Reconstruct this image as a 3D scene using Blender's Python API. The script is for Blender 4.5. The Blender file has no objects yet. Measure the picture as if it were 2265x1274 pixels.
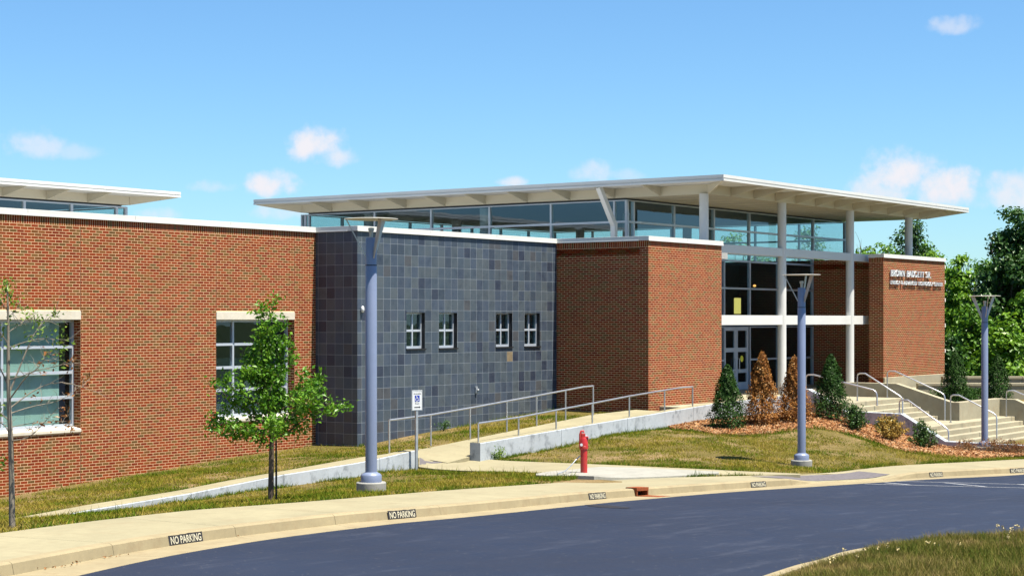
import bpy, math, random
import numpy as np
from mathutils import Vector, Matrix, noise as mnoise

R = math.radians
rng = np.random.default_rng(7)
random.seed(7)
sc = bpy.context.scene
col = sc.collection

# ------------------------------------------------------------------ camera
# World axes: X runs along the building's fronts, Y into the building, Z up.
TH = R(54.4)
EYE = 4.2
FPX, CX, HZ = 3950.0, 1132.5, 708.0          # survey constants of the photograph (pixels)
FW = np.array([math.sin(TH), math.cos(TH)])   # forward on plan
RT = np.array([math.cos(TH), -math.sin(TH)])  # right on plan
cam_d = bpy.data.cameras.new('camera')
cam = bpy.data.objects.new('camera', cam_d)
col.objects.link(cam)
cam.location = (0, 0, EYE)
cam.rotation_euler = (R(90), 0, -TH)
cam_d.sensor_width = 36
cam_d.lens = 36 * FPX / 2265
cam_d.shift_y = 71 / 2265
cam_d.clip_start = 0.3
cam_d.clip_end = 6000
sc.camera = cam

# ------------------------------------------------------------------ light
SUN_EL = R(68.5)
sh = np.array([0.10, -0.995]); sh /= np.linalg.norm(sh)     # towards the sun on plan
sdir = Vector((sh[0] * math.cos(SUN_EL), sh[1] * math.cos(SUN_EL), math.sin(SUN_EL)))
sun_d = bpy.data.lights.new('sun', 'SUN')
sun_d.energy = 5.0
sun_d.angle = R(0.5)
sun_d.color = (1.0, 0.93, 0.80)
sun = bpy.data.objects.new('sun', sun_d)
col.objects.link(sun)
sun.location = (30, -20, 60)
sun.rotation_euler = sdir.to_track_quat('Z', 'Y').to_euler()

world = bpy.data.worlds.new('World')
sc.world = world
world.use_nodes = True
wt = world.node_tree
for n in list(wt.nodes):
    wt.nodes.remove(n)
SKY_STRENGTH = 0.05
EXPOSURE = 1.32

def build_world():
    N, L = wt.nodes, wt.links
    out = N.new('ShaderNodeOutputWorld')
    bg = N.new('ShaderNodeBackground')
    bg.inputs[1].default_value = SKY_STRENGTH
    L.new(bg.outputs[0], out.inputs[0])
    sky = N.new('ShaderNodeTexSky')
    sky.sky_type = 'NISHITA'
    sky.sun_disc = False
    sky.sun_elevation = SUN_EL
    sky.sun_rotation = math.atan2(sh[0], sh[1])
    sky.altitude = 0
    sky.air_density = 1.0
    sky.dust_density = 0.15
    sky.ozone_density = 2.0
    tint = N.new('ShaderNodeMix'); tint.data_type = 'RGBA'; tint.blend_type = 'MULTIPLY'
    tint.inputs[0].default_value = 1.0
    tint.inputs[7].default_value = (0.70, 1.03, 1.30, 1)
    L.new(sky.outputs[0], tint.inputs[6])
    tc = N.new('ShaderNodeTexCoord')
    nz = N.new('ShaderNodeTexNoise')
    nz.inputs['Scale'].default_value = 46
    nz.inputs['Detail'].default_value = 7
    nz.inputs['Roughness'].default_value = 0.58
    L.new(tc.outputs['Generated'], nz.inputs['Vector'])
    nz2 = N.new('ShaderNodeTexNoise')
    nz2.inputs['Scale'].default_value = 150
    nz2.inputs['Detail'].default_value = 4
    L.new(tc.outputs['Generated'], nz2.inputs['Vector'])

    def m(op, a, b=None, c=None):
        n = N.new('ShaderNodeMath'); n.operation = op
        for i, v in enumerate((a, b, c)):
            if v is None: continue
            if isinstance(v, (int, float)): n.inputs[i].default_value = v
            else: L.new(v, n.inputs[i])
        return n.outputs[0]
    nsum = m('ADD', m('MULTIPLY', nz.outputs[0], 0.75), m('MULTIPLY', nz2.outputs[0], 0.25))
    # small fair-weather clouds: (px, py, half width, half height, opacity)
    clouds = [(80, 326, 74, 42, .6), (165, 338, 70, 26, .36), (695, 330, 74, 50, 1), (738, 352, 58, 32, .8),
              (604, 412, 80, 36, 1), (480, 414, 66, 20, .5), (1312, 388, 60, 32, .65), (1380, 388, 48, 18, .35), (1136, 404, 36, 14, .8),
              (1990, 392, 100, 62, 1), (2070, 420, 100, 54, 1), (1935, 425, 72, 40, .8), (2250, 430, 100, 54, .8),
              (2116, 60, 56, 27, .5), (350, 476, 48, 18, .5), (632, 468, 76, 28, .5)]
    total = None
    for (px, py, hw, hh, op) in clouds:
        t, e = (px - CX) / FPX, (HZ - py) / FPX
        c = Vector((FW[0] + RT[0] * t, FW[1] + RT[1] * t, e)).normalized()
        rt = Vector((RT[0], RT[1], 0)); up = rt.cross(c).normalized(); rt = c.cross(up).normalized()
        def dot(v, s):
            n = N.new('ShaderNodeVectorMath'); n.operation = 'DOT_PRODUCT'
            n.inputs[1].default_value = v * s
            L.new(tc.outputs['Generated'], n.inputs[0])
            return n.outputs['Value']
        a = dot(rt, FPX / hw)
        b = m('SUBTRACT', dot(up, FPX / hh), up.dot(c) * FPX / hh)
        front = m('GREATER_THAN', dot(c, 1.0), 0.5)
        bl = m('MULTIPLY', b, m('ADD', 1.0, m('MULTIPLY', m('LESS_THAN', b, 0.0), 0.5)))
        r2 = m('ADD', m('MULTIPLY', a, a), m('MULTIPLY', bl, bl))
        v = m('SUBTRACT', m('ADD', -0.42, m('MULTIPLY', nsum, 2.9)), m('MULTIPLY', r2, 0.62))
        mr = N.new('ShaderNodeMapRange'); mr.interpolation_type = 'SMOOTHSTEP'
        mr.inputs[1].default_value = 0.25; mr.inputs[2].default_value = 1.25
        mr.inputs[3].default_value = 0; mr.inputs[4].default_value = op
        L.new(v, mr.inputs[0])
        v = m('MULTIPLY', mr.outputs[0], front)
        total = v if total is None else m('MAXIMUM', total, v)
    mix = N.new('ShaderNodeMix'); mix.data_type = 'RGBA'
    L.new(total, mix.inputs[0])
    L.new(tint.outputs[2], mix.inputs[6])
    s = 0.385 / SKY_STRENGTH
    mix.inputs[7].default_value = (0.93 * s, 0.92 * s, 0.98 * s, 1)
    L.new(mix.outputs[2], bg.inputs[0])
build_world()

sc.view_settings.view_transform = 'Standard'
sc.view_settings.look = 'None'
sc.view_settings.gamma = 1.0
sc.view_settings.use_curve_mapping = False
sc.view_settings.exposure = EXPOSURE
sc.render.engine = 'CYCLES'
sc.cycles.use_denoising = True
sc.cycles.max_bounces = 8
sc.cycles.transparent_max_bounces = 24

# ------------------------------------------------------------------ survey helpers (photograph pixel + a known plane or depth -> world point)
def at(px, py, d):
    p = FW * d + RT * ((px - CX) / FPX * d)
    return np.array([p[0], p[1], EYE - (py - HZ) / FPX * d])
def on_y(px, py, Y):
    t = (px - CX) / FPX
    return at(px, py, Y / (FW[1] + RT[1] * t))
def on_x(px, py, X):
    t = (px - CX) / FPX
    return at(px, py, X / (FW[0] + RT[0] * t))
def X_on(px, Y): return on_y(px, HZ, Y)[0]
def Y_on(px, X): return on_x(px, HZ, X)[1]
def ld(p):                                       # plan point -> (lateral, depth)
    p = np.asarray(p)[..., :2]
    return p @ RT, p @ FW
def plan(lat, d):
    return np.multiply.outer(lat, RT) + np.multiply.outer(d, FW)

# ------------------------------------------------------------------ object helpers
def tag(o, label=None, cat=None, group=None, kind=None):
    if label: o['label'] = label
    if cat: o['category'] = cat
    if group: o['group'] = group
    if kind: o['kind'] = kind
    return o
def empty(name, loc=(0, 0, 0), rz=0.0, parent=None):
    o = bpy.data.objects.new(name, None)
    col.objects.link(o)
    o.location = tuple(float(v) for v in loc); o.rotation_euler = (0, 0, rz)
    o.empty_display_size = 0.2
    if parent: o.parent = parent
    return o
def link_mesh(name, me, parent=None, loc=None):
    o = bpy.data.objects.new(name, me)
    col.objects.link(o)
    if parent: o.parent = parent
    if loc is not None: o.location = tuple(float(v) for v in loc)
    return o
def raw_mesh(name, verts, faces, mat, smooth=False):
    me = bpy.data.meshes.new(name)
    verts = np.asarray(verts, dtype=np.float32).reshape(-1, 3)
    if isinstance(faces, np.ndarray) and faces.ndim == 2:
        nf, k = faces.shape
        me.vertices.add(len(verts)); me.vertices.foreach_set('co', verts.ravel())
        me.loops.add(nf * k); me.loops.foreach_set('vertex_index', faces.astype(np.int32).ravel())
        me.polygons.add(nf)
        me.polygons.foreach_set('loop_start', np.arange(0, nf * k, k, dtype=np.int32))
        me.polygons.foreach_set('loop_total', np.full(nf, k, dtype=np.int32))
        me.update(calc_edges=True)
        me.validate()
        me.shade_flat()
    else:
        me.from_pydata([tuple(map(float, v)) for v in verts], [], faces)
        me.update()
    if mat is not None:
        me.materials.append(mat)
    if smooth:
        me.polygons.foreach_set('use_smooth', [True] * len(me.polygons))
    return me

class MB:
    """collects boxes, bars, tubes and sheets into ONE mesh"""
    def __init__(s): s.v = []; s.f = []
    def add(s, vs, fs):
        b = len(s.v)
        s.v += [tuple(float(c) for c in v) for v in vs]
        s.f += [tuple(b + i for i in f) for f in fs]
        return s
    def box(s, x0, x1, y0, y1, z0, z1):
        x0, x1 = sorted((x0, x1)); y0, y1 = sorted((y0, y1)); z0, z1 = sorted((z0, z1))
        return s.add([(x0, y0, z0), (x1, y0, z0), (x1, y1, z0), (x0, y1, z0), (x0, y0, z1), (x1, y0, z1), (x1, y1, z1), (x0, y1, z1)],
                     [(0, 3, 2, 1), (4, 5, 6, 7), (0, 1, 5, 4), (1, 2, 6, 5), (2, 3, 7, 6), (3, 0, 4, 7)])
    def bar(s, a, b, w, h=None, up=(0, 0, 1)):
        a, b = Vector(a), Vector(b); h = h or w
        d = (b - a).normalized(); up = Vector(up)
        if abs(d.dot(up)) > .98: up = Vector((1, 0, 0))
        sd = d.cross(up).normalized(); u2 = sd.cross(d).normalized()
        vs = []
        for p in (a, b):
            for i, j in ((-1, -1), (1, -1), (1, 1), (-1, 1)):
                vs.append(p + sd * (i * w / 2) + u2 * (j * h / 2))
        return s.add(vs, [(3, 2, 1, 0), (4, 5, 6, 7), (0, 1, 5, 4), (1, 2, 6, 5), (2, 3, 7, 6), (3, 0, 4, 7)])
    def tube(s, pts, rad, n=8, cap=True):
        pts = [Vector([float(c) for c in p]) for p in pts]
        rad = rad if hasattr(rad, '__len__') else [rad] * len(pts)
        b = len(s.v); ref = Vector((0.3, 0.2, 1)).normalized()
        prev = None
        for i, p in enumerate(pts):
            d = (pts[min(i + 1, len(pts) - 1)] - pts[max(i - 1, 0)])
            d = d.normalized() if d.length > 1e-9 else Vector((0, 0, 1))
            if prev is None:
                r0 = Vector((1, 0, 0)) if abs(d.z) > .8 else Vector((0, 0, 1))
                sd = d.cross(r0).normalized()
            else:
                sd = (prev - d * prev.dot(d)).normalized()
            prev = sd
            u2 = d.cross(sd).normalized()
            for k in range(n):
                a = 2 * math.pi * k / n
                q = p + (sd * math.cos(a) + u2 * math.sin(a)) * rad[i]
                s.v.append((q.x, q.y, q.z))
        for i in range(len(pts) - 1):
            for k in range(n):
                k2 = (k + 1) % n
                s.f.append((b + i * n + k, b + i * n + k2, b + (i + 1) * n + k2, b + (i + 1) * n + k))
        if cap:
            s.f.append(tuple(b + k for k in range(n))[::-1])
            s.f.append(tuple(b + (len(pts) - 1) * n + k for k in range(n)))
        return s
    def lathe(s, prof, n=20, c=(0, 0)):
        b = len(s.v)
        for r, z in prof:
            for k in range(n):
                a = 2 * math.pi * k / n
                s.v.append((c[0] + r * math.cos(a), c[1] + r * math.sin(a), z))
        for i in range(len(prof) - 1):
            for k in range(n):
                k2 = (k + 1) % n
                s.f.append((b + i * n + k, b + i * n + k2, b + (i + 1) * n + k2, b + (i + 1) * n + k))
        s.f.append(tuple(b + (len(prof) - 1) * n + k for k in range(n)))
        s.f.append(tuple(b + k for k in range(n))[::-1])
        return s
    def prism(s, poly, z0, z1):
        n = len(poly)
        return s.add([(p[0], p[1], z0) for p in poly] + [(p[0], p[1], z1) for p in poly],
                     [tuple(range(n))[::-1], tuple(range(n, 2 * n))] + [(i, (i + 1) % n, n + (i + 1) % n, n + i) for i in range(n)])
    def build(s, name, mat, parent=None, smooth=False, bevel=0.0, auto=None):
        me = raw_mesh(name, s.v, s.f, mat, smooth)
        o = link_mesh(name, me, parent)
        if auto: 
            me.polygons.foreach_set('use_smooth', [True] * len(me.polygons))
            me.set_sharp_from_angle(angle=R(auto))
        if bevel:
            m = o.modifiers.new('bevel', 'BEVEL'); m.width = bevel; m.segments = 2; m.limit_method = 'ANGLE'; m.angle_limit = R(40)
        return o

# ------------------------------------------------------------------ materials
def mat_new(name):
    m = bpy.data.materials.new(name); m.use_nodes = True
    nt = m.node_tree
    for n in list(nt.nodes): nt.nodes.remove(n)
    return m, nt
class NT:
    def __init__(s, name):
        s.m, s.t = mat_new(name)
        s.out = s.t.nodes.new('ShaderNodeOutputMaterial')
    def n(s, typ, **kw):
        n = s.t.nodes.new(typ)
        for k, v in kw.items(): setattr(n, k, v)
        return n
    def l(s, a, b): s.t.links.new(a, b)
    def math(s, op, a, b=None):
        n = s.n('ShaderNodeMath', operation=op)
        for i, v in enumerate((a, b)):
            if v is None: continue
            if isinstance(v, (int, float)): n.inputs[i].default_value = v
            else: s.l(v, n.inputs[i])
        return n.outputs[0]
    def pos(s):
        return s.n('ShaderNodeNewGeometry').outputs['Position']
    def noise(s, scale, detail=4, rough=.55, vec=None, stretch=None):
        n = s.n('ShaderNodeTexNoise')
        n.inputs['Scale'].default_value = scale; n.inputs['Detail'].default_value = detail; n.inputs['Roughness'].default_value = rough
        v = vec or s.pos()
        if stretch:
            mp = s.n('ShaderNodeMapping'); mp.inputs['Scale'].default_value = stretch
            s.l(v, mp.inputs[0]); v = mp.outputs[0]
        s.l(v, n.inputs['Vector'])
        return n.outputs[0]
    def ramp(s, fac, stops, interp='LINEAR'):
        n = s.n('ShaderNodeValToRGB'); n.color_ramp.interpolation = interp
        els = n.color_ramp.elements
        while len(els) < len(stops): els.new(0.5)
        for e, (p, c) in zip(els, stops):
            e.position = p; e.color = (*c, 1) if len(c) == 3 else c
        s.l(fac, n.inputs[0])
        return n.outputs[0]
    def mix(s, fac, a, b, blend='MIX'):
        n = s.n('ShaderNodeMix', data_type='RGBA', blend_type=blend)
        for i, v in ((0, fac), (6, a), (7, b)):
            if isinstance(v, (int, float)): n.inputs[i].default_value = v
            elif isinstance(v, tuple): n.inputs[i].default_value = (*v, 1)
            else: s.l(v, n.inputs[i])
        return n.outputs[2]
    def bump(s, h, strength=.3, dist=.02):
        n = s.n('ShaderNodeBump'); n.inputs['Strength'].default_value = strength; n.inputs['Distance'].default_value = dist
        s.l(h, n.inputs['Height']); return n.outputs[0]
    def rand(s):
        a = s.n('ShaderNodeNewGeometry').outputs['Random Per Island']
        b = s.n('ShaderNodeObjectInfo').outputs['Random']
        return s.math('FRACT', s.math('ADD', s.math('MULTIPLY', a, 1.0), b))
    def bsdf(s, color, rough=.7, metal=0.0, spec=.5, normal=None, **kw):
        n = s.n('ShaderNodeBsdfPrincipled')
        if isinstance(color, tuple): n.inputs['Base Color'].default_value = (*color, 1)
        else: s.l(color, n.inputs['Base Color'])
        if isinstance(rough, (int, float)): n.inputs['Roughness'].default_value = rough
        else: s.l(rough, n.inputs['Roughness'])
        n.inputs['Metallic'].default_value = metal
        n.inputs['Specular IOR Level'].default_value = spec
        if normal is not None: s.l(normal, n.inputs['Normal'])
        for k, v in kw.items(): n.inputs[k].default_value = v
        s.l(n.outputs[0], s.out.inputs[0])
        return s.m
M = {}
def plain(name, c, rough=.6, metal=0.0, spec=.5, var=.12, scale=3.0, dirt=None):
    t = NT(name)
    nz = t.noise(scale, 5, .6)
    lo = tuple(max(0, v * (1 - var)) for v in c); hi = tuple(v * (1 + var) for v in c)
    cc = t.ramp(nz, [(.3, lo), (.7, hi)])
    if dirt:
        d2 = t.noise(scale * .35, 6, .7)
        cc = t.mix(t.ramp(d2, [(.52, (0, 0, 0)), (.72, (1, 1, 1))]), cc, dirt)
    M[name] = t.bsdf(cc, t.ramp(nz, [(.2, (rough * .85,) * 3), (.8, (min(1, rough * 1.12),) * 3)]), metal, spec)
    return M[name]

def mat_brick():
    t = NT('brick'); r = t.rand()
    c = t.ramp(r, [(0, (.225, .039, .012)), (.18, (.170, .027, .009)), (.34, (.245, .050, .014)), (.50, (.200, .041, .012)), (.64, (.200, .066, .018)),
                   (.76, (.150, .058, .017)), (.87, (.160, .080, .024)), (.95, (.120, .066, .022)), (1, (.095, .062, .025))], 'CONSTANT')
    big = t.noise(.35, 3); fine = t.noise(60, 3, .7)
    c = t.mix(.35, c, t.ramp(big, [(.3, (.62, .58, .55)), (.7, (1, .96, .9))]), 'MULTIPLY')
    c = t.mix(.5, c, t.ramp(fine, [(.25, (.6, .6, .6)), (.75, (1.0, 1.0, 1.0))]), 'MULTIPLY')
    # reddish soil splashed on the lowest courses
    z = t.n('ShaderNodeSeparateXYZ'); t.l(t.pos(), z.inputs[0])
    M['brick'] = t.bsdf(c, .92, 0, .08, t.bump(fine, .35, .004))
def mat_mortar():
    t = NT('mortar'); a = t.noise(2.0, 4); b = t.noise(90, 2)
    c = t.ramp(a, [(.3, (.61, .40, .23)), (.7, (.71, .48, .29))])
    M['mortar'] = t.bsdf(c, .95, 0, .05, t.bump(b, .3, .004))
def mat_slate():
    t = NT('slate'); r = t.rand()
    c = t.ramp(r, [(0, (0.036, 0.050, 0.072)), (.10, (0.049, 0.068, 0.092)), (.26, (0.059, 0.077, 0.095)), (.42, (0.049, 0.067, 0.097)), (.56, (0.067, 0.084, 0.099)),
                   (.68, (0.041, 0.056, 0.083)), (.80, (0.056, 0.072, 0.088)), (.90, (0.027, 0.036, 0.059)), (.955, (0.058, 0.063, 0.072)), (.9985, (0.171, 0.117, 0.054))], 'CONSTANT')
    n1 = t.noise(3.5, 6, .65); n2 = t.noise(26, 4)
    c = t.mix(.8, c, t.ramp(n1, [(.28, (.62, .62, .66)), (.5, (.95, .95, .95)), (.74, (1.0, .98, .94))]), 'MULTIPLY')
    rust = t.noise(.55, 4, .6)
    c = t.mix(t.math('MULTIPLY', t.ramp(rust, [(.6, (0, 0, 0)), (.75, (1, 1, 1))]), .12), c, (.085, .068, .06))
    M['slate'] = t.bsdf(c, t.ramp(n1, [(.3, (.38,) * 3), (.7, (.62,) * 3)]), 0, .5, t.bump(n2, .35, .01))
def mat_slate_rust():
    t = NT('slate_rust'); n1 = t.noise(9, 5, .65)
    M['slate_rust'] = t.bsdf(t.ramp(n1, [(.3, (.13, .10, .065)), (.7, (.22, .17, .10))]), .6, 0, .4)
def mat_glass(name='glass', tint=(.66, .80, .80), base=.065):
    t = NT(name)
    tr = t.n('ShaderNodeBsdfTransparent'); tr.inputs[0].default_value = (*tint, 1)
    gl = t.n('ShaderNodeBsdfGlossy'); gl.inputs['Roughness'].default_value = .005; gl.inputs[0].default_value = (.70, .84, 1, 1)
    fr = t.n('ShaderNodeFresnel'); fr.inputs[0].default_value = 1.5
    # faint float-glass waviness so the reflections are not mirror flat
    bp = t.bump(t.noise(.9, 2), .05, .05); t.l(bp, gl.inputs['Normal'])
    mr = t.n('ShaderNodeMapRange'); mr.inputs[3].default_value = base; mr.inputs[4].default_value = 1.0
    t.l(fr.outputs[0], mr.inputs[0])
    bf = t.n('ShaderNodeNewGeometry').outputs['Backfacing']       # the far skin of the pane only lets light out
    t.l(t.mix(bf, (*tint,), (1.0, 1.0, 1.0)), tr.inputs[0])
    mx = t.n('ShaderNodeMixShader'); t.l(t.math('MULTIPLY', mr.outputs[0], t.math('SUBTRACT', 1.0, bf)), mx.inputs[0]); t.l(tr.outputs[0], mx.inputs[1]); t.l(gl.outputs[0], mx.inputs[2])
    t.l(mx.outputs[0], t.out.inputs[0])
    M[name] = t.m
def mat_concrete(name, c, stain, amt=.5, scale=.8, bl=1.0):
    t = NT(name); a = t.noise(scale, 6, .65); b = t.noise(scale * 9, 4, .7); f = t.noise(140, 2, .6)
    cc = t.ramp(a, [(.3, tuple(v * .86 for v in c)), (.7, tuple(v * 1.1 for v in c))])
    cc = t.mix(.35, cc, t.ramp(b, [(.3, (.72, .72, .72)), (.65, (1, 1, 1))]), 'MULTIPLY')
    cc = t.mix(.25, cc, t.ramp(f, [(.35, (.7, .7, .7)), (.6, (1, 1, 1))]), 'MULTIPLY')
    st = t.noise(scale * 2.6, 7, .72, stretch=(1, 1, .7))
    cc = t.mix(t.math('MULTIPLY', t.ramp(st, [(.52, (0, 0, 0)), (.64, (1, 1, 1))]), amt), cc, stain)
    M[name] = t.bsdf(cc, .9, 0, .25, t.bump(f, .25, .003))
def mat_asphalt():
    t = NT('asphalt')
    big = t.noise(.25, 4); mid = t.noise(2.2, 5, .6); fine = t.noise(160, 2, .7)
    c = t.ramp(big, [(.3, (.0075, .0125, .0290)), (.7, (.0110, .0180, .040))])
    scuffs = t.noise(1.6, 7, .72, stretch=(.35, 1.5, 1))
    c = t.mix(t.math('MULTIPLY', t.ramp(scuffs, [(.55, (0, 0, 0)), (.72, (1, 1, 1))]), .32), c, (.075, .082, .11))
    sp = t.n('ShaderNodeTexVoronoi'); sp.inputs['Scale'].default_value = 6.5; t.l(t.pos(), sp.inputs['Vector'])
    c = t.mix(t.math('MULTIPLY', t.math('LESS_THAN', sp.outputs['Distance'], .075), .5), c, (.16, .16, .16))
    c = t.mix(.4, c, t.ramp(fine, [(.3, (.55, .55, .55)), (.7, (1.15, 1.15, 1.15))]), 'MULTIPLY')
    M['asphalt'] = t.bsdf(c, t.ramp(mid, [(.3, (.62,) * 3), (.7, (.8,) * 3)]), 0, .34, t.bump(fine, .45, .006))
def mat_soil():
    t = NT('soil'); a = t.noise(.55, 6, .65); b = t.noise(7, 5, .7); f = t.noise(60, 3, .7)
    c = t.ramp(a, [(.34, (.135, .112, .030)), (.5, (.165, .128, .045)), (.66, (.29, .205, .112))])
    c = t.mix(.5, c, t.ramp(b, [(.3, (.55, .6, .5)), (.7, (1.05, 1, .95))]), 'MULTIPLY')
    c = t.mix(.5, c, t.ramp(f, [(.3, (.6, .6, .6)), (.7, (1.1, 1.1, 1.1))]), 'MULTIPLY')
    c = t.mix(.6, c, t.ramp(t.noise(22, 4, .75), [(.36, (.45, .45, .42)), (.6, (1.1, 1.08, 1.0))]), 'MULTIPLY')
    M['soil'] = t.bsdf(c, .95, 0, .15, t.bump(f, .8, .03))
    t = NT('meadow'); a = t.noise(.05, 6, .65)
    M['meadow'] = t.bsdf(t.ramp(a, [(.3, (.030, .048, .014)), (.7, (.060, .075, .022))]), .95, 0, .15)
def mat_blades(name, a, b, c3, tr=.3, patch=.8, gloss=.022, contrast=1.0):
    t = NT(name)
    r = t.n('ShaderNodeNewGeometry').outputs['Random Per Island']
    p = t.noise(patch, 5, .65)
    mix1 = t.math('ADD', t.math('MULTIPLY', t.math('ADD', t.math('MULTIPLY', t.math('SUBTRACT', p, .5), contrast), .5), .85), t.math('MULTIPLY', r, .30))
    c = t.ramp(mix1, [(.34, a), (.56, b), (.80, c3)])
    d = t.n('ShaderNodeBsdfDiffuse'); t.l(c, d.inputs[0])
    tl = t.n('ShaderNodeBsdfTranslucent'); t.l(t.mix(1.0, c, (1.0, 1.0, .6), 'MULTIPLY'), tl.inputs[0])
    gs = t.n('ShaderNodeBsdfGlossy'); gs.inputs['Roughness'].default_value = .38; gs.inputs[0].default_value = (.9, 1, .85, 1)
    m1 = t.n('ShaderNodeMixShader'); m1.inputs[0].default_value = tr
    t.l(d.outputs[0], m1.inputs[1]); t.l(tl.outputs[0], m1.inputs[2])
    m2 = t.n('ShaderNodeMixShader'); m2.inputs[0].default_value = gloss
    t.l(m1.outputs[0], m2.inputs[1]); t.l(gs.outputs[0], m2.inputs[2])
    t.l(m2.outputs[0], t.out.inputs[0])
    M[name] = t.m
def mat_chips():
    t = NT('mulch_chip'); r = t.rand()
    c = t.ramp(r, [(0, (.23, .090, .034)), (.3, (.33, .15, .055)), (.6, (.38, .21, .095)), (.85, (.44, .31, .18)), (1, (.16, .06, .025))])
    M['mulch_chip'] = t.bsdf(c, .9, 0, .2)
    t = NT('mulch_bed'); a = t.noise(1.2, 5, .6); f = t.noise(55, 4, .75)
    c = t.ramp(f, [(.3, (.14, .055, .022)), (.5, (.26, .12, .05)), (.72, (.33, .18, .085))])
    M['mulch_bed'] = t.bsdf(c, .95, 0, .15, t.bump(f, .8, .03))
def mat_emit(name, c, s):
    t = NT(name); e = t.n('ShaderNodeEmission'); e.inputs[0].default_value = (*c, 1); e.inputs[1].default_value = s
    t.l(e.outputs[0], t.out.inputs[0]); M[name] = t.m
def mat_bark(name, a, b):
    t = NT(name); n1 = t.noise(14, 5, .7, stretch=(1, 1, .25)); n2 = t.noise(60, 3)
    c = t.ramp(n1, [(.3, a), (.7, b)])
    M[name] = t.bsdf(c, .95, 0, .15, t.bump(n1, .8, .02))
mat_brick(); mat_mortar(); mat_slate(); mat_slate_rust(); mat_glass(); mat_glass('glass_low', (.84, .93, .90), .05); mat_asphalt(); mat_soil(); mat_chips()
mat_concrete('concrete', (.265, .238, .150), (.21, .165, .10), .30)
mat_concrete('kerb_concrete', (.27, .225, .135), (.19, .135, .075), .40, 1.1)
mat_concrete('pad_concrete', (.285, .28, .245), (.17, .165, .15), .45, 1.4)
mat_concrete('wall_concrete', (.40, .435, .465), (.16, .175, .19), .8, 1.2)
mat_concrete('stair_concrete', (.32, .29, .205), (.25, .18, .105), .30)
mat_concrete('cast_stone', (.58, .54, .45), (.45, .36, .22), .35, .7)
mat_concrete('precast_grey', (.27, .27, .25), (.14, .14, .13), .5, 3.0)
mat_blades('grass', (.072, .128, .010), (.190, .182, .022), (.325, .248, .062), .3, .6, 0.0, 1.9)
mat_blades('grass_lush', (.040, .100, .008), (.095, .150, .014), (.20, .185, .035), .3, 1.1, 0.0)
mat_blades('grass_island', (.075, .105, .018), (.16, .145, .040), (.30, .215, .095), .3, 1.4, 0.0, 1.6)
mat_blades('leaf_sapling', (.035, .115, .008), (.080, .20, .014), (.165, .30, .030), .35, 2.0)
mat_blades('leaf_sparse', (.06, .14, .015), (.12, .22, .025), (.20, .26, .04), .35, 2.0)
mat_blades('leaf_dry', (.12, .045, .015), (.22, .09, .03), (.30, .15, .06), .2, 3.0)
mat_blades('leaf_holly', (.012, .034, .007), (.022, .058, .010), (.045, .095, .018), .12, 3.0, .012)
mat_blades('leaf_holly_brown', (.11, .038, .010), (.24, .095, .022), (.42, .21, .06), .15, 7.0, .012, 1.8)
mat_blades('leaf_laurel', (.022, .060, .012), (.040, .095, .018), (.07, .14, .03), .15, 3.0)
mat_blades('leaf_laurel_brown', (.20, .12, .02), (.34, .22, .045), (.46, .33, .09), .2, 3.0)
mat_blades('leaf_bright', (.060, .150, .010), (.125, .25, .018), (.22, .36, .035), .35, .5)
mat_blades('leaf_mid', (.036, .105, .009), (.075, .175, .015), (.145, .26, .028), .3, .5)
mat_blades('leaf_dark', (.016, .048, .010), (.030, .080, .016), (.055, .12, .026), .25, .5)
mat_blades('weed_dry', (.16, .12, .05), (.26, .17, .08), (.34, .22, .12), .2, 3.0)
mat_bark('bark_pale', (.13, .11, .085), (.26, .23, .185))
mat_bark('bark_dark', (.055, .042, .03), (.13, .10, .075))
plain('coping_metal', (.58, .58, .55), .45, 0, .5, .04, 1.0)
plain('roof_white', (.56, .56, .54), .5, 0, .5, .05, .6)
plain('soffit_cream', (.50, .46, .36), .6, 0, .4, .05, .5)
plain('column_white', (.56, .56, .54), .5, 0, .4, .04, 1.0)
plain('aluminium', (.44, .48, .54), .35, .25, .5, .05, 2.0)
plain('steel_rail', (.52, .52, .53), .35, .8, .5, .08, 6.0)
plain('pole_paint', (.165, .20, .30), .42, .1, .5, .05, 2.5)
plain('lamp_metal', (.42, .40, .37), .45, .55, .5, .1, 4)
plain('lamp_disc', (.50, .50, .48), .5, .1, .5, .05, 3)
plain('red_paint', (.40, .020, .020), .4, 0, .5, .10, 9, dirt=(.30, .05, .02))
plain('rust_metal', (.22, .060, .018), .8, .15, .3, .35, 16)
plain('black_metal', (.02, .02, .022), .5, .2, .5, .2, 6)
plain('stencil_black', (.020, .020, .024), .8, 0, .3, .4, 30)
plain('stencil_cream', (.46, .43, .32), .8, 0, .3, .15, 22, dirt=(.3, .28, .2))
plain('road_white', (.30, .31, .33), .8, 0, .3, .15, 8, dirt=(.12, .12, .13))
plain('sign_white', (.56, .58, .60), .4, 0, .5, .03, 8)
plain('sign_blue', (.010, .030, .30), .4, 0, .5, .05, 8)
plain('sign_black', (.02, .02, .03), .5, 0, .5, .05, 8)
plain('sign_silver', (.62, .64, .66), .4, .15, .5, .05, 6)
plain('galvanised', (.38, .41, .44), .45, .6, .5, .12, 8)
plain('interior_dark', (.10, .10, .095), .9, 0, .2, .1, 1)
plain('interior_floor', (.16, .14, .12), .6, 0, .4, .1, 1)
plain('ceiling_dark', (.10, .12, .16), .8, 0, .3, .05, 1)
plain('joint_filler', (.13, .075, .045), .9, 0, .2, .1, 5)
plain('interior_ceiling', (.40, .42, .46), .8, 0, .3, .05, 1)
plain('blind', (.24, .345, .315), .8, 0, .3, .08, .8)
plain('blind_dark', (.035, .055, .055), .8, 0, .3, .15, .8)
plain('roof_membrane', (.35, .35, .34), .9, 0, .2, .1, .5)
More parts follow.
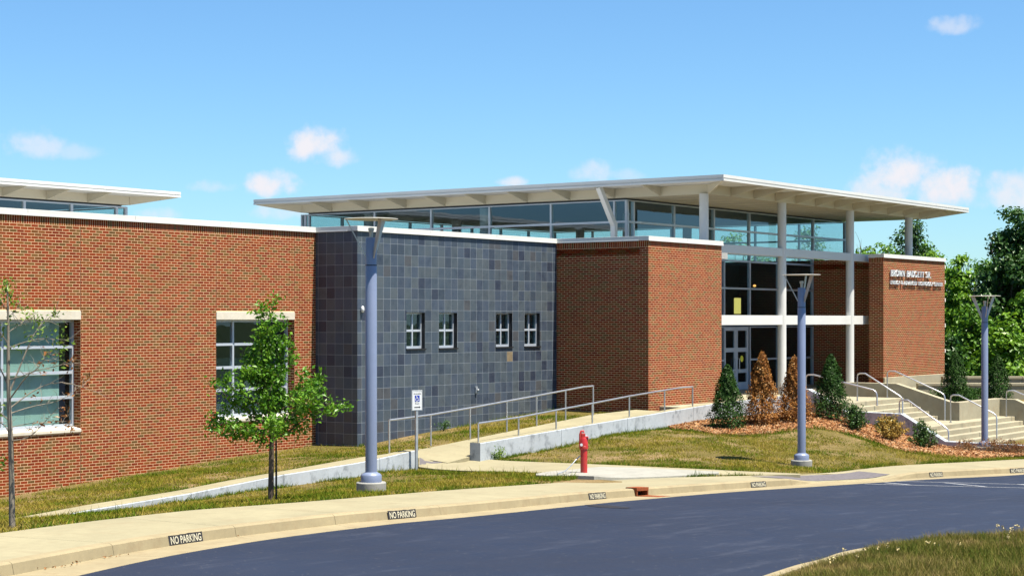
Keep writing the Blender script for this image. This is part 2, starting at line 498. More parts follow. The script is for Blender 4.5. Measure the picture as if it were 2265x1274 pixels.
plain('mat_grey', (.105, .095, .10), .85, 0, .3, .2, 12)
plain('dark_plastic', (.03, .045, .045), .6, 0, .4, .2, 6)
plain('stake_green', (.015, .02, .016), .7, 0, .4, .2, 8)
plain('white_plastic', (.78, .76, .68), .5, 0, .4, .03, 8)
plain('shadow_dark', (.016, .015, .018), .7, 0, .3, .2, 9)
plain('yellow_sticker', (.75, .68, .05), .5, 0, .4, .05, 9)
plain('flower_tan', (.55, .45, .22), .9, 0, .2, .2, 9)
mat_emit('lamp_glow_yellow', (1.0, .80, .22), .42)
mat_emit('lamp_glow_orange', (1.0, .45, .12), .9)
# ================================================================== the ground
def Zr(r): return EYE + r
_rd = np.array([-50, 5, 16.7, 21.4, 24.5, 30.1, 37.8, 44.1, 56, 84, 200])
_rz = np.array([-2.3, -2.45, -2.57, -2.70, -2.78, -3.07, -3.52, -3.85, -4.25, -4.9, -6.0])
def road_z(d): return EYE + np.interp(d, _rd, _rz)
KERB = 0.14
def on_road(px, py, lift=0.0):
    ds = np.linspace(8, 110, 4000)
    zr = EYE - (py - HZ) / FPX * ds
    k = np.argmax(zr <= road_z(ds) + lift)
    return at(px, py, ds[k])

def resample(pts, n=None, step=None):
    pts = np.asarray(pts, float)
    s = np.concatenate([[0], np.cumsum(np.linalg.norm(np.diff(pts[:, :2], axis=0), axis=1))])
    if n is None: n = max(2, int(round(s[-1] / step)) + 1)
    q = np.linspace(0, s[-1], n)
    return np.stack([np.interp(q, s, pts[:, k]) for k in range(pts.shape[1])], 1)
def smooth_line(pts, it=2):
    pts = np.asarray(pts, float)
    for _ in range(it):
        q = pts.copy(); q[1:-1] = .25 * pts[:-2] + .5 * pts[1:-1] + .25 * pts[2:]; pts = q
    return pts

# kerb base, asphalt edge and pavement edge
kerb_px = [(26, 1274), (265, 1227), (358, 1209), (522, 1187), (752, 1160), (839, 1152), (989, 1139), (1240, 1113), (1293, 1107), (1436, 1096), (1603, 1083),
           (1695, 1077), (1750, 1073.5), (1820, 1068.5), (1954, 1062), (2019, 1059), (2064, 1055.5), (2156, 1050), (2259, 1046)]
asph_px = [(170, 1274), (344, 1233), (600, 1190), (830, 1163), (989, 1148), (1240, 1122), (1438, 1103), (1597, 1089), (1800, 1076), (1954, 1066), (2064, 1059), (2259, 1049.5)]
walk_px = [(0, 1180), (265, 1144), (600, 1115), (860, 1094), (1100, 1076), (1240, 1066.6), (1332, 1060), (1465, 1055), (1600, 1052), (1700, 1051), (1790, 1050.5), (1825, 1050),
           (1894, 1036), (2024, 1027), (2265, 1015)]
def extend(pts, n0, n1):
    pts = [np.asarray(p) for p in pts]
    a = pts[0] + (pts[0] - pts[1]) / np.linalg.norm((pts[0] - pts[1])[:2]) * n0
    b = pts[-1] + (pts[-1] - pts[-2]) / np.linalg.norm((pts[-1] - pts[-2])[:2]) * n1
    return np.array([a] + pts + [b])
kerb_l = smooth_line(resample(extend([on_road(*p) for p in kerb_px], 12, 22), step=.5), 6)
asph_l = smooth_line(resample(extend([on_road(*p) for p in asph_px], 12, 22), step=.5), 6)
walk_l = smooth_line(resample(extend([on_road(p[0], p[1], KERB + .04) for p in walk_px], 14, 22), step=.5), 3)
for l_, up in ((kerb_l, 0), (asph_l, 0), (walk_l, KERB + .04)):
    l_[:, 2] = road_z(ld(l_)[1]) + up

# building set-out (metres, read off the brick courses)
YW = 32.9; YS = 31.4; XS = 36.7; XB = 46.25; YB = 28.05; XBE = 50.8
COP = Zr(2.54)
FLOOR = Zr(-2.63)
YP = 28.3; XP0 = 64.0; XP1 = 70.1; XR = 66.1
YC = 29.2
XG, YG, XGE = 51.85, 32.3, 69.1
SOF = Zr(4.16); RTOP = Zr(4.66); RBOT = Zr(4.46)

# ---- the earth's surface through surveyed spot heights
ctrl = []
def cp(p, dz=0.0): ctrl.append((p[0], p[1], p[2] + dz))
for p in walk_l[::3]: cp(p, -.02)
kl, kd = ld(kerb_l)
for i in range(0, len(kerb_l), 4):
    for off in (1.0, 6.0, 20.0):
        q = plan(kl[i] + off, kd[i]); ctrl.append((q[0], q[1], road_z(kd[i]) - .05))
for X, r in ((14, -4.35), (20, -4.2), (26.08, -4.03), (31, -3.74), (36.7, -3.43)): ctrl.append((X, YW, Zr(r))); ctrl.append((X, YW + 3, Zr(r)))
for X, r in ((36.7, -3.42), (41, -3.12), (46.2, -2.80)): ctrl.append((X, YS, Zr(r))); ctrl.append((X, YS + 2, Zr(r)))
PATH_F, PATH_N = 28.0, 26.7
path_far = [on_y(px, py, PATH_F) for px, py in ((-160, 1180), (0, 1151), (210, 1113), (386, 1086), (500, 1063), (700, 1028), (790, 1012), (926, 994))]
path_near = [on_y(px, py, PATH_N - .3) for px, py in ((-160, 1197), (0, 1167), (180, 1130), (423, 1090), (628, 1049), (811, 1020), (894, 1001), (922, 995))]
path_foot = [on_y(px, py, PATH_N - .3) for px, py in ((-160, 1197), (0, 1170), (189, 1145), (423, 1110), (620, 1079), (765, 1062), (919, 1041))]
for p in path_far: cp(p, -.03)
for p in path_foot: cp(p, 0)
ramp_foot = [on_y(px, py, 26.2) for px, py in ((1095, 1017), (1242, 991), (1388, 957), (1478, 948))]
for p in ramp_foot: cp(p)
for X, Y, r in ((35.0, 27.0, -3.58), (34.6, 26.2, -3.52), (34.5, 28.1, -3.34), (38, 27.2, -3.35), (42, 27.2, -3.1), (40, 28.1, -2.98), (46, 28.1, -2.80), (48, 26.2, -3.08), (50.5, 26.2, -3.0), (52, 26.2, -2.95), (52.2, 24.6, -3.05), (51, 25, -3.1),
                (46.2, 30, -2.85), (56, 28, -2.9), (66, 30, -2.9), (60, 24, -3.6), (56, 20, -4.05), (62, 20, -4.1), (70, 24, -3.2), (64, 19, -4.2), (72, 30, -3.0), (80, 26, -3.6)):
    ctrl.append((X, Y, Zr(r)))
for px, py, d in ((1838, 918, 53.3), (1890, 952, 52.6), (1968, 978, 52.4), (2040, 997, 52.6), (2096, 992, 54.6), (1774, 1030, 43.3), (2172, 1000, 53.0), (822, 1083, 30.5),
                  (1608, 948, 51.5), (1690, 935, 52.2), (1765, 925, 52.8), (1700, 1000, 46.0), (1500, 985, 46.5), (1400, 1005, 44.5), (1229, 1047, 38.5), (1091, 1046, 39.6), (926, 1042, 41.6), (1292, 1052, 35.6)):
    cp(at(px, py, d))
for a in range(0, 360, 20):
    for rad, r in ((140, -5.2), (420, -6)):
        ctrl.append((50 + rad * math.cos(R(a)), 20 + rad * math.sin(R(a)), Zr(r)))
ctrl = np.array(ctrl)
_, ui = np.unique(np.round(ctrl[:, :2], 2), axis=0, return_index=True)
ctrl = ctrl[ui]
_D = np.linalg.norm(ctrl[:, None, :2] - ctrl[None, :, :2], axis=2)
_A = np.block([[-_D + np.eye(len(ctrl)) * .25, np.ones((len(ctrl), 1))], [np.ones((1, len(ctrl))), np.zeros((1, 1))]])
_w = np.linalg.solve(_A, np.append(ctrl[:, 2], 0))
def H(xy):
    xy = np.atleast_2d(np.asarray(xy, float))[:, :2]
    out = np.empty(len(xy))
    for i in range(0, len(xy), 20000):
        q = xy[i:i + 20000]
        out[i:i + 20000] = -np.linalg.norm(q[:, None] - ctrl[None, :, :2], axis=2) @ _w[:-1] + _w[-1]
    return out
def ground(px, py):
    ds = np.linspace(15, 75, 1500)
    t = (px - CX) / FPX
    xy = ds[:, None] * (FW + RT * t)[None]
    k = np.argmax(EYE - (py - HZ) / FPX * ds <= H(xy))
    return at(px, py, ds[k])
def gxy(px, py): return ground(px, py)[:2]

def walk_lat(d):  # pavement's back edge: lateral position at a depth
    l, dd = ld(walk_l); o = np.argsort(dd); return np.interp(d, dd[o], l[o])
def kerb_lat(d):
    l, dd = ld(kerb_l); o = np.argsort(dd); return np.interp(d, dd[o], l[o])

def build_earth():
    la = np.concatenate([[-2500, -1200, -500, -220, -110, -60, -40], np.arange(-28, 34.01, .45), [40, 52, 70, 110, 220, 500, 1200, 2500]])
    da = np.concatenate([[-2500, -900, -300, -120, -50, -20, 0], np.arange(8, 76.01, .45), [80, 90, 110, 150, 220, 350, 600, 1200, 3500]])
    A, B = np.meshgrid(la, da)
    xy = plan(A.ravel(), B.ravel())
    z = H(xy)
    lat, d = A.ravel(), B.ravel()
    ang = (d > 8) & (d < 66) & (lat > kerb_lat(d) - .9)
    near = (d <= 8)
    z = np.where(ang, np.minimum(z, road_z(d) - .22), z)
    z = np.where(near & (np.abs(lat) < 60), np.minimum(z, EYE - 2.9), z)
    # the building stands in the earth
    inb = (xy[:, 0] > 10) & (xy[:, 1] > YW + .6)
    v = np.column_stack([xy, z])
    nx, ny = len(la), len(da)
    idx = np.arange(nx * ny).reshape(ny, nx)
    f = np.stack([idx[:-1, :-1], idx[:-1, 1:], idx[1:, 1:], idx[1:, :-1]], -1).reshape(-1, 4)
    me = raw_mesh('ground', v, f, M['soil'], True)
    me.materials.append(M['meadow'])
    fl, fd = lat[f].mean(1), d[f].mean(1)
    me.polygons.foreach_set('material_index', ((fl < -26) | (fl > 33) | (fd < 9) | (fd > 74)).astype(np.int32))
    o = link_mesh('ground', me)
    tag(o, kind='structure')
    return o
build_earth()

def loft(name, lines, mat, parent=None, thick=0.0, smooth=False, n=None):
    """sheet through several polylines of equal length"""
    ls = [np.asarray(l, float) for l in lines]
    m, k = len(ls), len(ls[0])
    v = np.concatenate(ls); idx = np.arange(m * k).reshape(m, k)
    f = [tuple(int(q) for q in (idx[i, j], idx[i, j + 1], idx[i + 1, j + 1], idx[i + 1, j])) for i in range(m - 1) for j in range(k - 1)]
    if thick:
        nb = len(v); v2 = v.copy(); v2[:, 2] -= thick; v = np.concatenate([v, v2])
        f += [tuple(nb + q for q in ff[::-1]) for ff in f]
        ring = list(idx[0]) + list(idx[1:, -1]) + list(idx[-1, ::-1][1:]) + list(idx[::-1, 0][1:-1])
        for a, b in zip(ring, ring[1:] + ring[:1]): f.append((int(a), int(a) + nb, int(b) + nb, int(b)))
    me = raw_mesh(name, v, f, mat, smooth)
    # face up
    me.update()
    o = link_mesh(name, me, parent)
    import bmesh
    bm = bmesh.new(); bm.from_mesh(me); bmesh.ops.recalc_face_normals(bm, faces=bm.faces[:])
    if not thick:
        if sum(ff.normal.z for ff in bm.faces) < 0: bmesh.ops.reverse_faces(bm, faces=bm.faces[:])
    bm.to_mesh(me); bm.free()
    return o

# ---- road
def build_road():
    l, d = ld(asph_l)
    o_ = np.argsort(d); l, d = l[o_], d[o_]
    dd = np.concatenate([np.arange(d[0], d[-1], .5), [d[-1]]]); ll = np.interp(dd, d, l)
    l2 = ll.copy()
    rows = []
    for off in (0.0, .6, 1.6, 4, 9, 18, 34, 60):
        p = plan(ll + off, dd)
        crown = .0
        rows.append(np.column_stack([p, road_z(dd) + crown]))
    o = loft('road', rows, M['asphalt']); tag(o, kind='structure')
    return o
road = build_road()

def drape_line(pts, z_off):
    q = np.asarray(pts, float)[:, :2]
    return np.column_stack([q, road_z(q @ FW) + z_off])
def road_strip(name, a, b, w0, w1, parent, mat):
    A, B = on_road(*a), on_road(*b)
    p = resample(np.array([A, B]), step=.5)
    t = (B - A)[:2]; t /= np.linalg.norm(t); nrm = np.array([-t[1], t[0]])
    w = np.linspace(w0, w1, len(p))[:, None] / 2
    return loft(name, [drape_line(p[:, :2] - nrm * w, .004), drape_line(p[:, :2] + nrm * w, .004)], mat, parent)
for a, b in (((1912, 1070), (2300, 1079.5)), ((1982, 1064), (2300, 1072)), ((1957, 1067.2), (2014, 1072)), ((2089, 1067.5), (2179, 1076)), ((2248, 1070.5), (2330, 1077))):
    road_strip('painted_line', a, b, .10, .10, road, M['road_white'])
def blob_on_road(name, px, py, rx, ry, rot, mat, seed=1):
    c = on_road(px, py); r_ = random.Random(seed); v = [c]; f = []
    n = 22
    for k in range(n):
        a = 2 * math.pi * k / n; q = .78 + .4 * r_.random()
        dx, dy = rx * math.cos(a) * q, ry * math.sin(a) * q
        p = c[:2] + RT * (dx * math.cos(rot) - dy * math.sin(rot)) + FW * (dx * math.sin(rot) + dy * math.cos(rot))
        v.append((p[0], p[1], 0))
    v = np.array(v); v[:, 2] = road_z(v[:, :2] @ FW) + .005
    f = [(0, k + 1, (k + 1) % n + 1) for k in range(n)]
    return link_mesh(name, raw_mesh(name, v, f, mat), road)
blob_on_road('painted_shadow', 1343, 1120, .22, .62, R(24), M['shadow_dark'], 3)  # cast shadow on the asphalt, painted in as a dark patch

# ---- kerb in cast sections, gutter, lettering on the kerb face
kerb = tag(empty('kerb'), kind='structure')
def kerb_offset(line, off):
    t = np.gradient(line[:, :2], axis=0); t /= np.linalg.norm(t, axis=1)[:, None]
    nrm = np.column_stack([-t[:, 1], t[:, 0]])          # to the left of travel = towards the lawn
    return line[:, :2] + nrm * off
kerb_px_of = lambda p: (CX + ld(p)[0] / ld(p)[1] * FPX)
kxs = np.array([kerb_px_of(p) for p in kerb_l])
kh = np.full(len(kerb_l), KERB)
kh = np.where(kxs > 1748, np.interp(kxs, [1748, 1818, 1950, 2022], [KERB, .012, .012, KERB]), kh)
gut_out = np.array([asph_l[np.argmin(np.linalg.norm(asph_l[:, :2] - p[:2], axis=1)), :2] for p in kerb_l])
def build_kerb():
    base = kerb_l[:, :2]; d = base @ FW; z = road_z(d)
    top_f = kerb_offset(kerb_l, .03); top_b = kerb_offset(kerb_l, .17)
    gut = kerb_offset(kerb_l, -.02)
    # sections of about three metres with open joints
    inlet = (1396, 1438)
    s = np.concatenate([[0], np.cumsum(np.linalg.norm(np.diff(base, axis=0), axis=1))])
    cuts = [0]
    marks = sorted([s[np.argmin(abs(kxs - x))] for x in (26, 265, 522, 752, 989, 1234, 1396, 1438, 1603, 1750, 1822, 1950, 2022, 2150, 2262)])
    cuts = [0, 6] + marks + [s[-1] - 10, s[-1]]
    cuts = sorted(set(round(c, 2) for c in cuts))
    for a, b in zip(cuts[:-1], cuts[1:]):
        if b - a < .3: continue
        q = np.linspace(a + .003, b - .003, max(3, int((b - a) / .4) + 1))
        ip = lambda arr: np.interp(q, s, arr)
        B = np.column_stack([ip(base[:, 0]), ip(base[:, 1])]); Tf = np.column_stack([ip(top_f[:, 0]), ip(top_f[:, 1])]); Tb = np.column_stack([ip(top_b[:, 0]), ip(top_b[:, 1])])
        G = np.column_stack([ip(gut_out[:, 0]), ip(gut_out[:, 1])])
        zz = ip(z); h = ip(kh)
        mx = kxs[np.argmin(abs(s - (a + b) / 2))]
        is_inlet = inlet[0] < mx < inlet[1]
        Gz = road_z(G @ FW) + .002
        col3 = lambda P, Z_: np.column_stack([P, Z_])
        tm = Tf * .75 + B * .25
        if is_inlet:
            loft('gutter_section', [col3(G, Gz), col3(B, zz + .006)], M['kerb_concrete'], kerb)
            continue
        rows = [col3(G, Gz - .1), col3(G, Gz), col3(B, zz + .008), col3(B * .2 + Tf * .8, zz + h - .018), col3(Tf * .8 + Tb * .2, zz + h + .004), col3(Tb, zz + h + .006), col3(Tb, zz - .1)]
        loft('kerb_section', rows, M['kerb_concrete'], kerb)
build_kerb()

# letters: Blender's built-in font, turned into mesh
_dg = None
def text_mesh(txt, size=1.0, depth=0.0, name='letter', bold=0.0):
    cu = bpy.data.curves.new('tmp_text', 'FONT'); cu.body = txt; cu.size = size; cu.extrude = depth
    cu.resolution_u = 3; cu.offset = bold
    ob = bpy.data.objects.new('tmp_text', cu); col.objects.link(ob)
    bpy.context.view_layer.update()
    me = bpy.data.meshes.new_from_object(ob.evaluated_get(bpy.context.evaluated_depsgraph_get()))
    bpy.data.objects.remove(ob); bpy.data.curves.remove(cu)
    me.name = name
    co = np.empty(len(me.vertices) * 3); me.vertices.foreach_get('co', co)
    return me, co.reshape(-1, 3)
def kerb_stencil(px, label, cream=True):
    i = int(np.argmin(abs(kxs - px)))
    base = kerb_l[i]; t = kerb_l[min(i + 1, len(kerb_l) - 1), :2] - kerb_l[i - 1, :2]; t /= np.linalg.norm(t); nl = np.array([-t[1], t[0]])
    # frame: u along the kerb, w up the face
    slope_z = (road_z((base[:2] + t) @ FW) - road_z(base[:2] @ FW))
    zb = road_z(base[:2] @ FW)
    def pt(u, w, out):
        p = base[:2] + t * u + nl * (-.002 + .026 * (w / KERB) - .006 - out)
        return (p[0], p[1], zb + u * slope_z + w)
    W = .68
    mb = MB(); n = 14; r_ = random.Random(px)
    lo = [.012 + r_.uniform(-.006, .005) for _ in range(n + 1)]; hi = [KERB - .012 + r_.uniform(-.004, .004) for _ in range(n + 1)]
    vs = []; fs = []
    for k in range(n + 1):
        u = -W / 2 + W * k / n
        vs += [pt(u, lo[k], .004), pt(u, hi[k], .004)]
    for k in range(n): fs.append((2 * k, 2 * k + 2, 2 * k + 3, 2 * k + 1))
    mb.add(vs, fs)
    plate = mb.build('no_parking_mark', M['stencil_black'], kerb)
    plate['label'] = label
    x = -W / 2 + .04
    me, co = text_mesh('NO PARKING', 1.0, bold=.018)
    w = co[:, 0].max() - co[:, 0].min(); hh = co[:, 1].max()
    nv = []
    for c in co:
        u = -W / 2 + .035 + (c[0] - co[:, 0].min()) / w * (W - .07); wv = .026 + c[1] / hh * (KERB - .052)
        nv.append(pt(u, wv, .008))
    me.vertices.foreach_set('co', np.array(nv).ravel()); me.update()
    me.materials.clear(); me.materials.append(M['stencil_cream'])
    link_mesh('lettering', me, plate)
for px, lb in ((390, 'NO PARKING stencil nearest the bare sapling'), (870, 'NO PARKING stencil below the tall lamp post'), (1318, 'NO PARKING stencil left of the rusty drain'),
               (1676, 'NO PARKING stencil right of the rusty drain'), (2075, 'NO PARKING stencil past the dropped kerb'), (2248, 'NO PARKING stencil at the right end of the kerb')):
    kerb_stencil(px, lb)

# rusty storm-drain inlet set into the kerb
def storm_drain():
    i0, i1 = int(np.argmin(abs(kxs - 1397))), int(np.argmin(abs(kxs - 1438)))
    a, b = kerb_l[i0].copy(), kerb_l[i1].copy()
    t = (b - a)[:2]; Ln = np.linalg.norm(t); t /= Ln; nl = np.array([-t[1], t[0]])
    root = tag(empty('storm_drain', a), 'rust-orange cast iron storm drain inlet set into the kerb', 'storm drain')
    dz = (b[2] - a[2])
    def P(u, n, z): q = t * u + nl * n; return (q[0], q[1], z + dz * u / Ln)
    mb = MB()
    def cell(u0, u1, n0, n1, z0, z1):
        mb.add([P(u0, n0, z0), P(u1, n0, z0), P(u1, n1, z0), P(u0, n1, z0), P(u0, n0, z1), P(u1, n0, z1), P(u1, n1, z1), P(u0, n1, z1)],
               [(0, 3, 2, 1), (4, 5, 6, 7), (0, 1, 5, 4), (1, 2, 6, 5), (2, 3, 7, 6), (3, 0, 4, 7)])
    cell(0.01, Ln - .01, -.03, .20, .105, .165); cell(.01, .05, -.025, .2, .0, .105); cell(Ln - .05, Ln - .01, -.025, .2, .0, .105)
    mb.build('hood', M['rust_metal'], root)
    mb = MB(); cell(.05, Ln - .05, .12, .2, -.1, .105); mb.build('throat', M['black_metal'], root)
    mb = MB(); W = .46
    cell(.0, Ln, -.05, -.02, .004, .02); cell(0, Ln, -W, -W + .03, .004, .02)
    for k in range(15): u = .03 + (Ln - .06) * k / 14; cell(u - .014, u + .014, -W + .03, -.05, .004, .018)
    mb.build('grate', M['rust_metal'], root)
    mb = MB(); cell(.0, Ln, -W, -.02, .0, .0035); mb.build('pit', M['black_metal'], root)
storm_drain()

# ---- pavement slabs along the kerb
walk = tag(empty('pavement'), kind='structure')
def build_walk():
    inner = kerb_offset(kerb_l, .176); d = inner @ FW
    s = np.concatenate([[0], np.cumsum(np.linalg.norm(np.diff(inner, axis=0), axis=1))])
    wl, wd = ld(walk_l)
    far = []
    tang = np.gradient(kerb_l[:, :2], axis=0); tang /= np.linalg.norm(tang, axis=1)[:, None]
    ds = walk_l[:, :2]
    for k, p in enumerate(inner):
        nl = np.array([-tang[k, 1], tang[k, 0]])
        rel = ds - p
        al = rel @ tang[k]; cr = rel @ nl
        j = np.argmin(np.abs(al) + (cr < 0) * 5)
        far.append(np.interp(0, [al[j]], [cr[j]]))
    far = np.array(far); far = np.convolve(np.pad(far, 4, mode='edge'), np.ones(9) / 9, 'valid')
    far = np.clip(far, .45, 2.6)
    nl_all = np.column_stack([-tang[:, 1], tang[:, 0]])
    outer = inner + nl_all * far[:, None]
    cuts = np.arange(0, s[-1], 2.35)
    for a, b in zip(cuts[:-1], cuts[1:]):
        q = np.linspace(a + .004, b - .004, 7)
        I = np.column_stack([np.interp(q, s, inner[:, 0]), np.interp(q, s, inner[:, 1])]); O = np.column_stack([np.interp(q, s, outer[:, 0]), np.interp(q, s, outer[:, 1])])
        zi = road_z(I @ FW) + np.interp(q, s, kh) + .006
        zo = road_z(O @ FW) + KERB + .04
        mid = (I + O) / 2
        mx = kerb_px_of(np.append(I[3], 0))
        if 1752 < mx < 1950:
            for f0, f1, nm, mt in ((.12, .80, 'tactile_mat', 'mat_grey'),):
                lerp = lambda w: np.column_stack([I + (O - I) * w, zi + (zo - zi) * w + .006])
                loft(nm, [lerp(f0), lerp((f0 + f1) / 2), lerp(f1)], M[mt], walk)
        loft('paving_slab', [np.column_stack([I, zi]), np.column_stack([mid, (zi + zo) / 2]), np.column_stack([O, zo])], M['concrete'], walk, thick=.1)
    return outer
walk_outer = build_walk()

def strip_px(name, far, near, mat, parent=None, off=.02, thick=.08, step=.6, rows=3, end=1.0):
    F_ = np.array([ground(*p) for p in far]); N_ = np.array([ground(*p) for p in near])
    L = max(np.linalg.norm(np.diff(F_[:, :2], axis=0), axis=1).sum(), .5); n = max(3, int(L / step))
    F_, N_ = resample(F_[:, :2], n=n), resample(N_[:, :2], n=n)
    ls = []
    for k in range(rows):
        q = F_ + (N_ - F_) * (k / (rows - 1))
        ls.append(np.column_stack([q, H(q) + off * np.interp(np.linspace(0, 1, len(q)), [0, .35, 1], [1, end, end])]))
    return loft(name, ls, mat, parent, thick=thick), np.concatenate([F_, N_[::-1]])
POLYS = []   # plan outlines kept clear of grass
apron, pg = strip_px('path', [(926, 996), (1062, 1018), (1200, 1024.5), (1332, 1030), (1465, 1036), (1650, 1045), (1770, 1050)],
                     [(926, 1037), (1062, 1045), (1200, 1048), (1332, 1050), (1465, 1052.5), (1650, 1052), (1770, 1052.5)], M['concrete'], off=.05, rows=6, end=.58)
tag(apron, kind='structure'); POLYS.append(pg)
patch, pg = strip_px('tar_patch', [(928, 1015), (970, 1016), (1034, 1019)], [(928, 1033), (970, 1028), (1036, 1020)], M['mat_grey'], apron, off=.060, thick=.02)
pad, pg = strip_px('hydrant_pad', [(1186, 1053), (1318, 1037), (1460, 1042), (1590, 1048.5)], [(1186, 1056.5), (1300, 1063), (1400, 1061.5), (1590, 1052)], M['pad_concrete'], off=.06, thick=.14, rows=4)
tag(pad, 'pale concrete pad under the red valve post', 'concrete pad'); POLYS.append(pg)

# ---- lower path with its low kerb wall, and the ramp
def wall_line(name, label, cat, top, y0, y1, foot_drop, mat, cuts, group=None):
    """concrete wall along X between planes y0..y1; top is a list of (X, z)"""
    root = tag(empty(name, (top[0][0], y0, top[0][1] - foot_drop)), label, cat, group)
    root_l = np.array(root.location)
    xs = [t[0] for t in top]; zs = [t[1] for t in top]
    edges = [xs[0]] + list(cuts) + [xs[-1]]
    for a, b in zip(edges[:-1], edges[1:]):
        q = np.linspace(a + .006, b - .006, max(3, int((b - a) / .6)))
        z = np.interp(q, xs, zs)
        rows = [np.column_stack([q, np.full_like(q, y0), z - foot_drop]), np.column_stack([q, np.full_like(q, y0), z - .015]), np.column_stack([q, np.full_like(q, y0 + .015), z]),
                np.column_stack([q, np.full_like(q, y1), z]), np.column_stack([q, np.full_like(q, y1), z - foot_drop])]
        o = loft('wall_section', [r - root_l for r in rows] , mat, root)
        # close the ends
        me = o.data; k = len(q); m5 = 5
        import bmesh
        bm = bmesh.new(); bm.from_mesh(me); bm.verts.ensure_lookup_table()
        bm.faces.new([bm.verts[r * k] for r in range(5)]); bm.faces.new([bm.verts[r * k + k - 1] for r in range(4, -1, -1)])
        bmesh.ops.recalc_face_normals(bm, faces=bm.faces[:]); bm.to_mesh(me); bm.free()
    for a, b in zip(edges[:-1], edges[1:]):
        q = np.linspace(a + .006, b - .006, max(3, int((b - a) / .6))); z = np.interp(q, xs, zs)
        loft('cap', [np.column_stack([q, np.full_like(q, y), z + .003]) - root_l for y in (y0 + .014, y1)], M['concrete'], root)
    return root
lw_top = [(p[0], p[2]) for p in path_near]
lower_path_far = resample(path_far, n=40)
lower_path_near = np.column_stack([resample(path_near, n=40)[:, :2] + np.array([0, .3]), resample(path_near, n=40)[:, 2] - .01])
lp = loft('path', [lower_path_far, lower_path_far * .5 + lower_path_near * .5 - np.array([0, 0, .03]), lower_path_near], M['concrete'], thick=.12); tag(lp, kind='structure')
X_END = X_on(924, PATH_N - .3)
wall_line('low_wall', 'long low concrete wall edging the sloping path below the left brick wall', 'wall', lw_top[:-1] + [(X_END, lw_top[-1][1])], PATH_N - .3, PATH_N, .75, M['wall_concrete'],
          [X_on(423, PATH_N - .3), X_on(628, PATH_N - .3), X_on(840, PATH_N - .3)])
POLYS.append(np.array([[10, PATH_N - .3], [X_END, PATH_N - .3], [X_END, PATH_F], [10, PATH_F]]))
for px, py, pw in ((340, 1094, 60), (755, 1017.5, 38)):
    a = on_y(px - pw, py + 9, PATH_F - .12); b = on_y(px + pw, py - 9, PATH_F - .12)
    pz = lambda X: np.interp(X, lower_path_far[:, 0], lower_path_far[:, 2])
    q = np.linspace(a[0], b[0], 5)
    loft('drain_cover', [np.column_stack([q, np.full(5, PATH_F - .12), pz(q) + .006]), np.column_stack([q, np.full(5, PATH_F - .5), pz(q) + .004])], M['mat_grey'], lp)

RY0, RY1 = 26.2, 28.0
ramp_top = [(X_on(1062, RY0), Zr(-3.02)), (X_on(1270, RY0), Zr(-2.83)), (X_on(1458, RY0), Zr(-2.64)), (X_on(1578, RY0), Zr(-2.50)), (50.0, Zr(-2.45)), (52.1, Zr(-2.40))]
RX0 = ramp_top[0][0]
rw = wall_line('ramp_wall', 'tall pale concrete retaining wall along the front of the access ramp', 'wall', ramp_top, RY0, RY0 + .32, 1.1, M['wall_concrete'],
               [X_on(1242, RY0), X_on(1388, RY0), X_on(1534, RY0), 50.0])
def ramp_z(X): return np.interp(X, [RX0 - .9, RX0, X_on(1458, 27.0), 46.9, 52], [Zr(-3.46), Zr(-3.40), Zr(-2.76), Zr(-2.64), Zr(-2.63)])
def ramp_near(X): return np.interp(X, [RX0 - .9, RX0, X_on(1270, 27.0), X_on(1458, 27.0), 46.9, 52], [Zr(-3.46), Zr(-3.37), Zr(-2.96), Zr(-2.72), Zr(-2.64), Zr(-2.63)])
def ramp_far(X): return np.interp(X, [RX0 - .9, 35.06, X_on(1311, 28.0), 46.9, 52], [Zr(-3.34), Zr(-3.25), Zr(-2.71), Zr(-2.64), Zr(-2.63)])
def build_ramp():
    cuts = np.arange(RX0 - .9, 47.0, 1.85)
    for a, b in zip(cuts[:-1], cuts[1:]):
        q = np.linspace(a + .003, b - .003, 5)
        o = loft('ramp_slab', [np.column_stack([q, np.full(5, y), ramp_near(q) * (1 - w) + ramp_far(q) * w]) for y, w in ((RY0 + .32, 0), (27.2, .5), (RY1, 1))], M['concrete'], ramp, thick=.3)
ramp = tag(empty('ramp'), kind='structure')
build_ramp()
POLYS.append(np.array([[RX0 - .9, RY0], [XBE + 2, RY0], [XBE + 2, RY1 + .02], [RX0 - .9, RY1 + .02]]))

